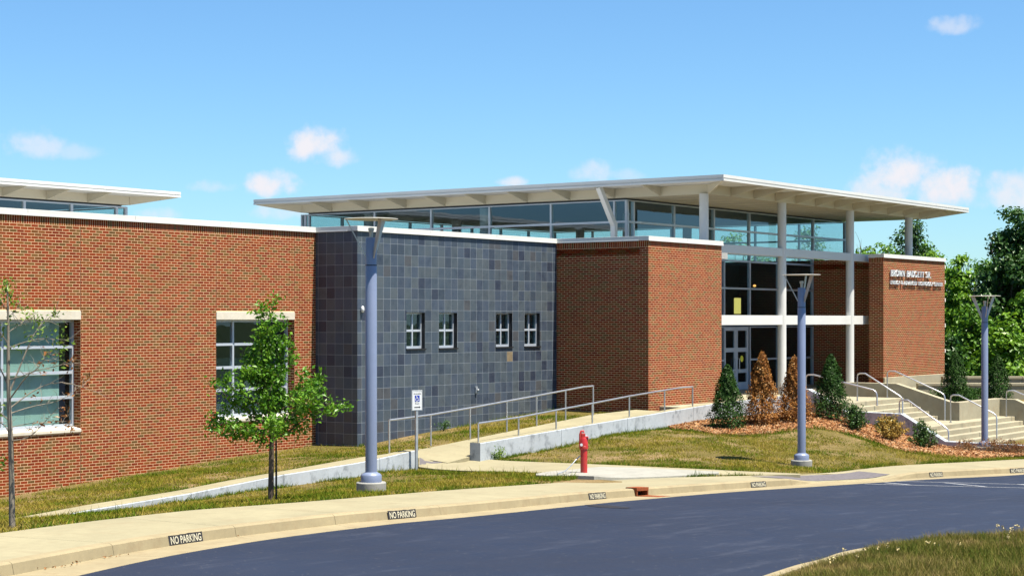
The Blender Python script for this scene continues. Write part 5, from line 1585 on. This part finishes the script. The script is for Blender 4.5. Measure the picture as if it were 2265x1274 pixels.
def cone_shrub(px, py, d, wpx, hpx, mat, label, seed, n=11000, leaf=.062, brown=None, group='conical shrubs by the entrance'):
    g = np.random.default_rng(seed); base = at(px, py, d); s_ = FPX / d; Rr, hh = wpx / 2 / s_, hpx / s_
    base[2] = min(base[2], H(base)[0] + .02) if d < 56 else base[2]
    root = tag(empty('conical_shrub', base), label, 'shrub', group)
    MB().tube([(0, 0, -.1), (0.01, 0, hh * .5), (0, .01, hh * .9)], [.03, .02, .006], 6).build('stem', M['bark_dark'], root)
    t = g.random(n) ** .8 * 1.0; az = g.random(n) * 2 * math.pi
    lump = 1 + .14 * np.sin(az * 3 + t * 9 + seed) + .12 * np.sin(az * 5 - t * 17 + seed * 2) + .10 * np.sin(az * 9 + t * 31)
    prof = np.where(t < .18, .90 + t / .18 * .10, np.power(np.clip(1 - (t - .18) / .82, 0, 1), .75)) * 1.0 + .03
    rad = Rr * prof * lump * np.where(g.random(n) < .75, g.uniform(.78, 1.06, n), g.uniform(.3, .85, n))
    P = np.column_stack([rad * np.cos(az), rad * np.sin(az), t * hh * (1 + .0 * az)]) + g.normal(size=(n, 3)) * .018
    k = 60  # leading shoots
    nr = unit(np.column_stack([np.cos(az), np.sin(az), np.full(n, .55)]) + g.normal(size=(n, 3)) * .55)
    link_mesh('foliage', leaf_mesh('foliage', P, nr, g.uniform(.6, 1.25, n) * leaf, M[mat], .55, .35, g), root)
    return root
cone_shrub(1609, 948, 51.3, 76, 140, 'leaf_holly', 'dark green conical shrub in front of the doors, leftmost of the row', 1)
cone_shrub(1686, 936, 51.9, 72, 158, 'leaf_holly_brown', 'scorched orange-brown conical shrub beside the green one, taller of the brown pair', 2)
cone_shrub(1757, 930, 52.4, 68, 140, 'leaf_holly_brown', 'scorched brown conical shrub behind the middle lamp post', 3)
cone_shrub(1838, 918, 53.2, 74, 138, 'leaf_holly', 'dark green conical shrub left of the upper steps', 4)
cone_shrub(2113, 890, 62.5, 62, 112, 'leaf_holly', 'dark conical shrub in the planter by the lettered wall', 5, 8000, .065, group='conical shrubs in the planter')
cone_shrub(2207, 890, 63.5, 58, 105, 'leaf_holly', 'dark conical shrub in the planter right of the far lamp post', 6, 8000, .065, group='conical shrubs in the planter')

def low_shrub(px, py, d, wpx, hpx, mat, label, seed, n=2300, leaf=.085, sparse=False):
    g = np.random.default_rng(seed); base = at(px, py, d); s_ = FPX / d; Rr, hh = wpx / 2 / s_ * 1.2, hpx / s_ * 1.12
    base[2] = H(base)[0] if d < 56 else base[2]
    root = tag(empty('low_shrub', base), label, 'shrub', 'low rounded shrubs in the mulch bed')
    segs = []; P = []; N_ = []
    ns = 46
    for k in range(ns):
        az = g.random() * 2 * math.pi; el = g.uniform(.15, 1.5); L = g.uniform(.75, 1.05)
        d3 = np.array([math.cos(az) * math.cos(el) * Rr, math.sin(az) * math.cos(el) * Rr, (math.sin(el) * .85 + .22) * hh])
        pts = [np.zeros(3), d3 * .5 * L + g.normal(size=3) * .03, d3 * L]; segs.append((pts, .008, .003, 4))
        m = n // ns; tt = g.uniform(.35, 1.03, m)[:, None]
        P.append(pts[1] * (2 * np.clip(tt, 0, .5)) * 1.0 + (pts[2] - pts[1]) * np.clip(tt - .5, 0, 1) * 2 + g.normal(size=(m, 3)) * .035); N_.append(unit(np.tile(d3 / np.linalg.norm(d3), (m, 1)) * .5 + g.normal(size=(m, 3)) * .6))
    grow_branches(g, segs).build('stems', M['bark_dark'], root)
    P = np.concatenate(P); N_ = np.concatenate(N_)
    link_mesh('foliage', leaf_mesh('foliage', P, N_, g.uniform(.6, 1.25, len(P)) * leaf, M[mat], .38, .3, g), root)
low_shrub(1890, 951, 52.4, 58, 50, 'leaf_laurel', 'small green rounded shrub, leftmost of the low ones', 11)
low_shrub(1961, 934, 53.6, 62, 36, 'leaf_laurel', 'small green shrub just behind the yellowed one', 12)
low_shrub(1968, 976, 52.2, 68, 52, 'leaf_laurel_brown', 'yellowed low shrub between the green low ones', 13)
low_shrub(2041, 994, 52.3, 62, 54, 'leaf_laurel', 'small green rounded shrub beside the low side wall of the steps', 14, 1900)
for k, (px, py, w, h, mt) in enumerate(((2138, 1003, 46, 26, 'weed_dry'), (2196, 1003, 36, 30, 'weed_dry'), (2222, 1005, 30, 34, 'bark_dark'), (2258, 1003, 44, 26, 'weed_dry'))):
    g = np.random.default_rng(60 + k); base = seat(px, 53.0 - .3 * k); s_ = FPX / 53
    root = tag(empty('dead_shrub', base), ('reddish dead twiggy shrub left of the far lamp post', 'pale dead twiggy shrub right of the far lamp post', 'dark bare twiggy shrub, upright, near the right edge', 'dry brown shrub at the right edge below the steps')[k], 'shrub', 'dead shrubs below the steps')
    segs = []
    for _ in range(60):
        pts, d = wander(g, (g.normal() * .06, g.normal() * .06, 0), (g.normal() * .9, g.normal() * .9, 1.2), h / s_ * g.uniform(.6, 1.1), 4, .18); segs.append((pts, .006, .002, 3))
        for q in pts[2:]:
            tw, _ = wander(g, q, d + g.normal(size=3) * .7, .12, 2, .2); segs.append((tw, .004, .0015, 3))
    grow_branches(g, segs).build('twigs', M['bark_dark' if mt == 'bark_dark' else 'weed_dry'], root)
    P = np.concatenate([np.array(s_[0][-1]) + g.normal(size=(4, 3)) * .03 for s_ in segs[::2]]); link_mesh('dead_leaves', leaf_mesh('dead_leaves', P, unit(g.normal(size=P.shape)), g.uniform(.03, .06, len(P)), M['leaf_dry'], .5, .3, g), root)
# hedge at the far right of the planter
g = np.random.default_rng(77); base = np.array([59.6, 24.2, Zr(-3.02)]); root = tag(empty('hedge', base), 'low dark hedge along the planter beside the right-hand steps', 'hedge')
n = 5200; P = np.column_stack([g.uniform(0, 3.2, n), g.uniform(-1.0, .5, n), g.random(n) ** .7 * .55]); P += g.normal(size=P.shape) * .04
link_mesh('foliage', leaf_mesh('foliage', P, unit(g.normal(size=(n, 3)) + np.array([0, -.4, .8])), g.uniform(.05, .1, n), M['leaf_holly'], .5, .3, g), root)
MB().tube([(.3, 0, -.05), (1.6, 0, .15), (2.9, 0, .1)], .02, 6).build('stem', M['bark_dark'], root)

# ---- trees beyond the building
def tree(px, topy, d, wpx, mat, label, seed, zb=-4.2, nclump=110, leaves=110, leaf=.22, shape=(1, 1), crown_low=.12, bark='bark_dark', dead=0):
    g = np.random.default_rng(seed); s_ = FPX / d; base = at(px, HZ, d); base[2] = Zr(zb); top = at(px, topy, d)[2]; hh = top - base[2]; Rr = wpx / 2 / s_
    root = tag(empty('tree', base), label, 'tree', 'forest trees behind the building')
    tr, _ = wander(g, (0, 0, -.3), (0, 0, 1), hh * .86, 9, .05, .02); segs = [(tr, .03 * hh * .55 + .05, .03, 8)]
    P, N_ = [], []; cz = hh * (crown_low + 1) / 2
    for k in range(nclump):
        u = unit(g.normal(size=3)); rr = g.random() ** .42
        el = np.array([u[0] * Rr, u[1] * Rr, u[2] * hh * (1 - crown_low) / 2]) * rr
        lum = 1 + .22 * math.sin(3 * math.atan2(u[1], u[0]) + seed) + .18 * math.sin(5 * u[2] + seed * 1.7)
        c = np.array([0, 0, cz]) + el * np.array([lum, lum, 1])
        f = np.clip((c[2] - hh * crown_low) / (hh * (1 - crown_low)), 0, 1); c[:2] *= (1.0 - .55 * f ** 2.2)
        if k % 3 == 0:
            j = int(np.clip(f * 7, 1, 8)); mid = (tr[j] + c) / 2 + g.normal(size=3) * .15; segs.append(([tr[max(j - 2, 0)], mid, c], .05, .012, 5))
        rad = g.uniform(.42, .95) * (.55 + .5 * Rr / 3.5); m = int(leaves * g.uniform(.6, 1.3) * rad ** 1.2)
        v = unit(g.normal(size=(m, 3))) * (g.random(m) ** .5)[:, None] * rad * np.array([1.15, 1.15, .72])
        P.append(c + v); N_.append(unit(unit(v) * .8 + np.array([0, 0, .55]) + g.normal(size=(m, 3)) * .5))
    for k in range(dead):
        br, d3 = wander(g, tr[6] + g.normal(size=3) * .3, (g.normal() * .5, g.normal() * .5, 1.2), hh * .32, 6, .14); segs.append((br, .05, .01, 5))
        for q in br[2:]: tw, _ = wander(g, q, d3 + g.normal(size=3) * .5, hh * .12, 3, .2); segs.append((tw, .018, .006, 4))
    grow_branches(g, segs).build('trunk', M[bark], root, auto=60)
    P = np.concatenate(P); N_ = np.concatenate(N_)
    link_mesh('crown', leaf_mesh('crown', P, N_, g.uniform(.6, 1.3, len(P)) * leaf, M[mat], .62, .3, g), root)
D_ = 92
tree(2250, 452, 86, 190, 'leaf_dark', 'tall dark green tree rising at the right edge', 31, nclump=210, leaves=150)
tree(2330, 420, 96, 230, 'leaf_dark', 'tall dark tree mostly beyond the right edge', 32, nclump=150)
tree(2015, 487, 112, 150, 'leaf_dark', 'dark tree whose top shows behind the last round column', 33, nclump=150, leaves=150)
tree(1938, 520, 104, 100, 'leaf_bright', 'bright green tree seen between the columns and the lettered wall', 34, nclump=90, leaves=150)
tree(2068, 545, 102, 90, 'leaf_bright', 'bright green tree just right of the last round column', 35, nclump=90, leaves=150)
tree(2040, 522, 120, 120, 'leaf_mid', 'mid green tree farther back behind the last round column', 36, nclump=90, leaves=150)
tree(2125, 552, 92, 105, 'leaf_bright', 'bright leafy tree against the right end of the lettered wall', 37, nclump=130, leaves=150)
tree(2185, 560, 100, 130, 'leaf_mid', 'mid green tree with bare dead branches on top, left of the tall dark tree', 38, nclump=120, leaves=150, dead=4)
tree(2150, 680, 84, 110, 'leaf_mid', 'rounded mid green tree low behind the far lamp post', 39, nclump=110, leaves=150, crown_low=.05)
tree(2225, 705, 80, 120, 'leaf_bright', 'low bright green bush-like tree behind the right planter wall', 40, nclump=110, leaves=150, crown_low=.03)
tree(2100, 740, 82, 80, 'leaf_dark', 'low dark tree beside the base of the lettered wall', 41, nclump=70, leaves=150, crown_low=.03)
tree(2275, 640, 84, 110, 'leaf_mid', 'mid green tree at the right edge in front of the tall one', 42, nclump=110, leaves=150, crown_low=.05)
tree(1902, 500, 118, 70, 'leaf_dark', 'thin half-bare tree beside the second white column', 43, nclump=16, leaves=110, dead=5)
tree(1790, 508, 130, 220, 'leaf_mid', 'wide tree seen only through the glass of the hall', 44, nclump=90, leaves=130)
tree(1640, 512, 135, 240, 'leaf_bright', 'wide bright tree seen through the glass behind the columns', 45, nclump=90, leaves=130)
tree(1968, 538, 108, 110, 'leaf_mid', 'mid green tree just left of the last round column', 47, nclump=110, leaves=150)
tree(1915, 560, 98, 90, 'leaf_bright', 'low bright tree showing above the upper beam next to the second column', 48, nclump=90, leaves=150)
tree(2400, 560, 92, 200, 'leaf_mid', 'mid green tree outside the right edge', 46, nclump=90)
# undergrowth that reads as one mass below the crowns
g = np.random.default_rng(88); n = 26000; lat = g.uniform(16, 34, n); dd = g.uniform(79, 100, n); q = plan(lat, dd); z = Zr(-4.6) + g.random(n) ** 1.3 * (2.6 + 1.0 * np.sin(lat * .9) + .7 * np.sin(lat * 2.3 + dd))
u_ = link_mesh('undergrowth', leaf_mesh('undergrowth', np.column_stack([q, z]), unit(g.normal(size=(n, 3)) + np.array([0, -.3, .8])), g.uniform(.15, .4, n), M['leaf_mid'], .6, .3, g)); tag(u_, 'dense green undergrowth below the forest trees', 'undergrowth', kind='stuff')

# ================================================================== mulch, grass, island
def inside(poly, P):
    x, y = P[:, 0], P[:, 1]; c = np.zeros(len(P), bool); n = len(poly); j = n - 1
    for i in range(n):
        xi, yi = poly[i][:2]; xj, yj = poly[j][:2]
        if yi != yj: c ^= ((yi > y) != (yj > y)) & (x < (xj - xi) * (y - yi) / (yj - yi) + xi)
        j = i
    return c
mf = [(1478, 947), (1540, 934), (1600, 922), (1700, 905), (1800, 893), (1868, 893), (1990, 913), (2060, 955), (2094, 978), (2265, 990)]
mn = [(1490, 952), (1530, 955), (1585, 962), (1650, 967), (1720, 958), (1790, 947), (1850, 953), (1905, 970), (1960, 988), (2010, 1001), (2060, 1005), (2120, 1010), (2180, 1014), (2265, 1011)]
def mulch_outline():
    N_ = [gxy(*p) for p in mn]
    Fp = [np.array([X_on(1478, RY0), RY0 - .01]), np.array([48, RY0 - .01]), np.array([STX0 - .29, RY0 - .01]), np.array([STX0 - .29, 24]), np.array([STX0 - .29, 22]), np.array([STX0 - .29, 20]), np.array([STX0 - .29, 17.6])]
    return np.array(Fp), np.array(N_)
MF, MN = mulch_outline()
mfr, mnr = resample(MF, n=60), resample(MN, n=60)
ls = []
for k in range(9):
    q = mfr + (mnr - mfr) * k / 8; ls.append(np.column_stack([q, H(q) + .035 * (1 if k < 8 else .2) + .012 * np.sin(q[:, 0] * 5 + q[:, 1] * 3)]))
mb_o = loft('mulch_bed', ls, M['mulch_bed'], smooth=True); tag(mb_o, kind='structure')
mulch_poly = np.concatenate([mfr, mnr[::-1]])
g = np.random.default_rng(99)
n = 26000; a = g.random(n) * 59; i = a.astype(int); fr = (a - i)[:, None]; w = g.random(n)[:, None]
q = (mfr[i] * (1 - fr) + mfr[i + 1] * fr) * (1 - w) + (mnr[i] * (1 - fr) + mnr[i + 1] * fr) * w
P = np.column_stack([q, H(q) + .042 + g.random(n) * .03])
ch = link_mesh('mulch_chips', leaf_mesh('mulch_chips', P, unit(g.normal(size=(n, 3)) * .55 + np.array([0, 0, 1])), g.uniform(.05, .13, n), M['mulch_chip'], .32, .1, g)); tag(ch, 'orange wood chip mulch in the bed before the entrance', 'mulch', kind='stuff')

def blade_mesh(name, P, h, mat, g, lean=.5, width=.010):
    n = len(P); az = g.random(n) * 2 * math.pi; s = np.column_stack([np.cos(az), np.sin(az), np.zeros(n)])
    ln = g.normal(size=(n, 2)) * lean * h[:, None]
    v = np.zeros((n, 3, 3)); wv = (width * g.uniform(.6, 1.4, n))[:, None]
    v[:, 0] = P - s * wv; v[:, 1] = P + s * wv; v[:, 2] = P + np.column_stack([ln, h])
    return raw_mesh(name, v.reshape(-1, 3), np.arange(n * 3).reshape(n, 3), mat)
def fbm(xy, f):
    return np.array([mnoise.noise((float(x) * f, float(y) * f, 3.7)) for x, y in np.asarray(xy)[:, :2]])
# lawns: everything behind the pavement that is not built or planted
def lawn_points(n_try, g):
    d = g.uniform(17, 60, n_try); lat = g.uniform(-.31, .40, n_try) * d
    keep = g.random(n_try) < d / 60; d, lat = d[keep], lat[keep]
    q = plan(lat, d)
    k = (lat < walk_lat(d) - .0) & (q[:, 1] < YW - .03) & ~((q[:, 0] > XS - .05) & (q[:, 1] > YS - .05)) & ~((q[:, 0] > XB - .05) & (q[:, 1] > YB - .1)) & (q[:, 0] < 78)
    q = q[k]
    wo = np.concatenate([walk_outer, kerb_l[::-1, :2]])
    for poly in POLYS + [mulch_poly, wo]: q = q[~inside(poly, q)]
    return q
g = np.random.default_rng(123)
q = lawn_points(1450000, g)
nz1 = .6 * fbm(q, .5) + .7 * fbm(q, 1.6) + .35 * fbm(q, 4.5)
keep = g.random(len(q)) < np.clip(.80 + nz1 * 1.5, .22, 1); q = q[keep]; nz1 = nz1[keep]
# bare soil against the long wall
wdist = np.where(q[:, 0] < XS, YW - q[:, 1], YS - q[:, 1]); keep = (wdist > .9) | (g.random(len(q)) < np.clip(wdist / .9, 0, 1) ** 1.5 * .9 + .03); q = q[keep]; nz1 = nz1[keep]
h = g.uniform(.024, .07, len(q)) * (1 + .9 * np.clip(nz1, -.7, .8))
tall = g.random(len(q)) < .012; h[tall] *= g.uniform(1.8, 3.0, tall.sum())
lw = link_mesh('lawn_grass', blade_mesh('lawn_grass', np.column_stack([q, H(q) - .004]), h, M['grass'], g, .55, .0085)); tag(lw, 'dry yellow-green grass of the lawns around the path and pavement', 'grass', kind='stuff')
print('lawn blades', len(q))
# lusher fringe along edges: pavement back edge, walls
E = []
def fringe(line, n, spread): 
    ln = resample(np.asarray(line)[:, :2], n=max(2, len(line) * 3)); i = g.integers(0, len(ln) - 1, n); f = g.random(n)[:, None]
    p = ln[i] * (1 - f) + ln[i + 1] * f
    clump = fbm(p, 1.3) + .15 * g.normal(size=n); p = p[clump > -.05]
    E.append(p + np.column_stack([g.normal(size=len(p)), g.normal(size=len(p))]) * spread)
wlm = walk_outer + np.column_stack([-np.gradient(walk_outer[:, 1]), np.gradient(walk_outer[:, 0])]) / np.linalg.norm(np.gradient(walk_outer, axis=0), axis=1)[:, None] * .10
fringe(wlm, 26000, .06); fringe([(p[0], p[1] - .06) for p in path_foot], 5000, .05); fringe([(p[0], p[1] + .08) for p in path_far], 6000, .06); fringe([(p[0], p[1] - .06) for p in ramp_foot], 3500, .05)
fringe([gxy(*p) for p in ((1066, 1016.5), (1200, 1022.5), (1332, 1028), (1465, 1034), (1650, 1043), (1800, 1049))], 5000, .06); fringe([(34, 28.15), (40, 28.15), (46, 28.15)], 4000, .07); fringe([(36.8, 32.6), (36.8, 31.3)], 600, .08); fringe([(41, 31.3), (46.1, 31.2)], 600, .08)
fringe([gxy(*p) for p in ((1190, 1060), (1260, 1063), (1330, 1063))], 4500, .14); fringe(MN[:-3], 5000, .09); fringe([(44.5, 28.7), (46.1, 28.4)], 1600, .25); fringe([gxy(*p) for p in ((930, 1047), (1060, 1050), (1180, 1054))], 3000, .08); fringe([gxy(*p) for p in ((1330, 1062), (1440, 1059), (1590, 1053))], 2500, .06)
q = np.concatenate(E); wo = np.concatenate([walk_outer, kerb_l[::-1, :2]])
for poly in POLYS + [wo]: q = q[~inside(poly, q)]
h = g.uniform(.04, .115, len(q)) * np.where(g.random(len(q)) < .05, 2.0, 1)
fr_ = link_mesh('edge_grass', blade_mesh('edge_grass', np.column_stack([q, H(q) - .004]), h, M['grass_lush'], g, .5, .009)); tag(fr_, 'longer greener grass along the edges of paving and walls', 'grass', kind='stuff')

# weed by the slate wall
def weed(px, py, Y, label, n, hh, mat):
    p = on_y(px, py, Y); p[2] = H(p)[0]; root = tag(empty('weed', p), label, 'weed')
    g = np.random.default_rng(int(px)); segs = []
    for _ in range(12):
        pts, _d = wander(g, (0, 0, 0), (g.normal() * .7, g.normal() * .7, 1), hh * g.uniform(.5, 1), 3, .15); segs.append((pts, .006, .002, 3))
    grow_branches(g, segs).build('stems', M[mat], root)
    P = np.concatenate([np.array(s[0][k]) + g.normal(size=(n // 24, 3)) * .05 for s in segs for k in (2, 3)]); link_mesh('foliage', leaf_mesh('foliage', P, unit(g.normal(size=P.shape) + np.array([0, 0, .5])), g.uniform(.04, .08, len(P)), M[mat], .4, .3, g), root)
weed(981, 957, YS - .25, 'dark green weed at the foot of the slate wall', 220, .33, 'leaf_laurel')
weed(1106, 1012, RY0 - .12, 'light green weed at the end of the retaining wall', 260, .36, 'leaf_sparse')

# ---- grass island in the near right corner
isl = [(1500, 1372), (1600, 1330), (1700, 1292), (1755, 1273), (1805, 1262), (1842, 1247), (1900, 1234), (1999, 1224), (2149, 1214), (2265, 1209), (2420, 1204)]
e0 = smooth_line(resample(np.array([on_road(*p) for p in isl]), n=70), 3)
def build_island():
    t = np.gradient(e0[:, :2], axis=0); t /= np.linalg.norm(t, axis=1)[:, None]; nr = np.column_stack([t[:, 1], -t[:, 0]])
    z = road_z(e0[:, :2] @ FW)
    off = lambda o, dz: np.column_stack([e0[:, :2] + nr * o, z + dz])
    k = loft('island_kerb', [off(0, -.1), off(0, .004), off(.03, .11), off(.06, .125), off(.19, .128), off(.19, -.1)], M['kerb_concrete']); tag(k, kind='structure')
    inner = off(.19, .11)
    rows = [inner]
    for o, dz in ((.6, .16), (1.4, .22), (3, .27), (6, .25)): rows.append(np.column_stack([e0[:, :2] + nr * .19 + (np.array([1.3, -.6]) * .0 + RT * .75 - FW * .66)[None] * o, z + dz]))
    b = loft('island_bank', rows, M['soil'], smooth=True); tag(b, kind='structure')
    return rows
irows = build_island()
g = np.random.default_rng(321); n = 90000
a = g.random(n) * (len(e0) - 1); i = a.astype(int); f = (a - i)[:, None]; wv = .3 + g.random(n) ** .9 * 2.7; k = wv.astype(int); kf = (wv - k)[:, None]
IR = np.array(irows)
P = (IR[k, i] * (1 - f) + IR[k, i + 1] * f) * (1 - kf) + (IR[k + 1, i] * (1 - f) + IR[k + 1, i + 1] * f) * kf
lat, dd = ld(P); vis = (lat / dd > .12) & (lat / dd < .33); P = P[vis]
nn = fbm(P, 1.2); h = g.uniform(.05, .15, len(P)) * (1 + .5 * nn) * np.clip(.35 + wv[vis] * 1.1, .35, 1)
gi = link_mesh('island_grass', blade_mesh('island_grass', P, h, M['grass_island'] if 'grass_island' in M else M['grass_lush'], g, .45, .006)); tag(gi, 'long tangled grass on the kerbed island in the near right corner', 'grass', kind='stuff')
# flowering weeds on the island
fl = [(1837, 1240), (1845, 1234), (1866, 1213), (1895, 1228), (1911, 1213), (1941, 1210), (1963, 1206), (1987, 1214), (2054, 1199), (2067, 1202), (2078, 1204), (2123, 1202), (2206, 1160), (2218, 1166), (2231, 1176), (2238, 1168), (2250, 1162), (2229, 1186)]
for j, (px, py) in enumerate(fl):
    x_e = px + random.uniform(-6, 6)
    yb = np.interp(x_e, [1842, 1900, 1999, 2149, 2265], [1262, 1244, 1232, 1222, 1216]) + random.uniform(4, 12)
    b = on_road(x_e, yb, .14); tp = at(px, py, ld(b)[1]) - b
    root = tag(empty('seed_stalk', b), 'thin stalk with a pale seed head rising from the island grass', 'weed', 'seed stalks on the island')
    mid = tp * .5 + np.array([random.uniform(-.02, .02), random.uniform(-.02, .02), .01])
    MB().tube([(0, 0, -.02), mid, tp], [.0028, .0022, .0016], 4).build('stalk', M['weed_dry'], root)
    gg = np.random.default_rng(500 + j); Pq = tp + gg.normal(size=(10, 3)) * .010
    link_mesh('seed_head', leaf_mesh('seed_head', Pq, unit(gg.normal(size=(10, 3))), .022, M['flower_tan'], .6, .3, gg), root)
# dead leaves lying in the gutter
g = np.random.default_rng(55); P = []
for px, py, sp, n in ((130, 1257, .10, 10), (202, 1240, .14, 16), (440, 1196, .30, 40), (330, 1212, .5, 10)):
    c = on_road(px, py); t = unit(kerb_l[60, :2] - kerb_l[58, :2])
    for _ in range(n): P.append(np.append(c[:2] + t * g.normal() * sp * 1.6 + g.normal(size=2) * .03, 0))
P = np.array(P); P[:, 2] = road_z(P[:, :2] @ FW) + .022
lt = link_mesh('leaf_litter', leaf_mesh('leaf_litter', P, unit(g.normal(size=P.shape) * .4 + np.array([0, 0, 1])), g.uniform(.03, .07, len(P)), M['leaf_dry'], .5, .3, g)); tag(lt, 'dry brown leaf litter lying in the gutter', 'leaf litter', kind='stuff')
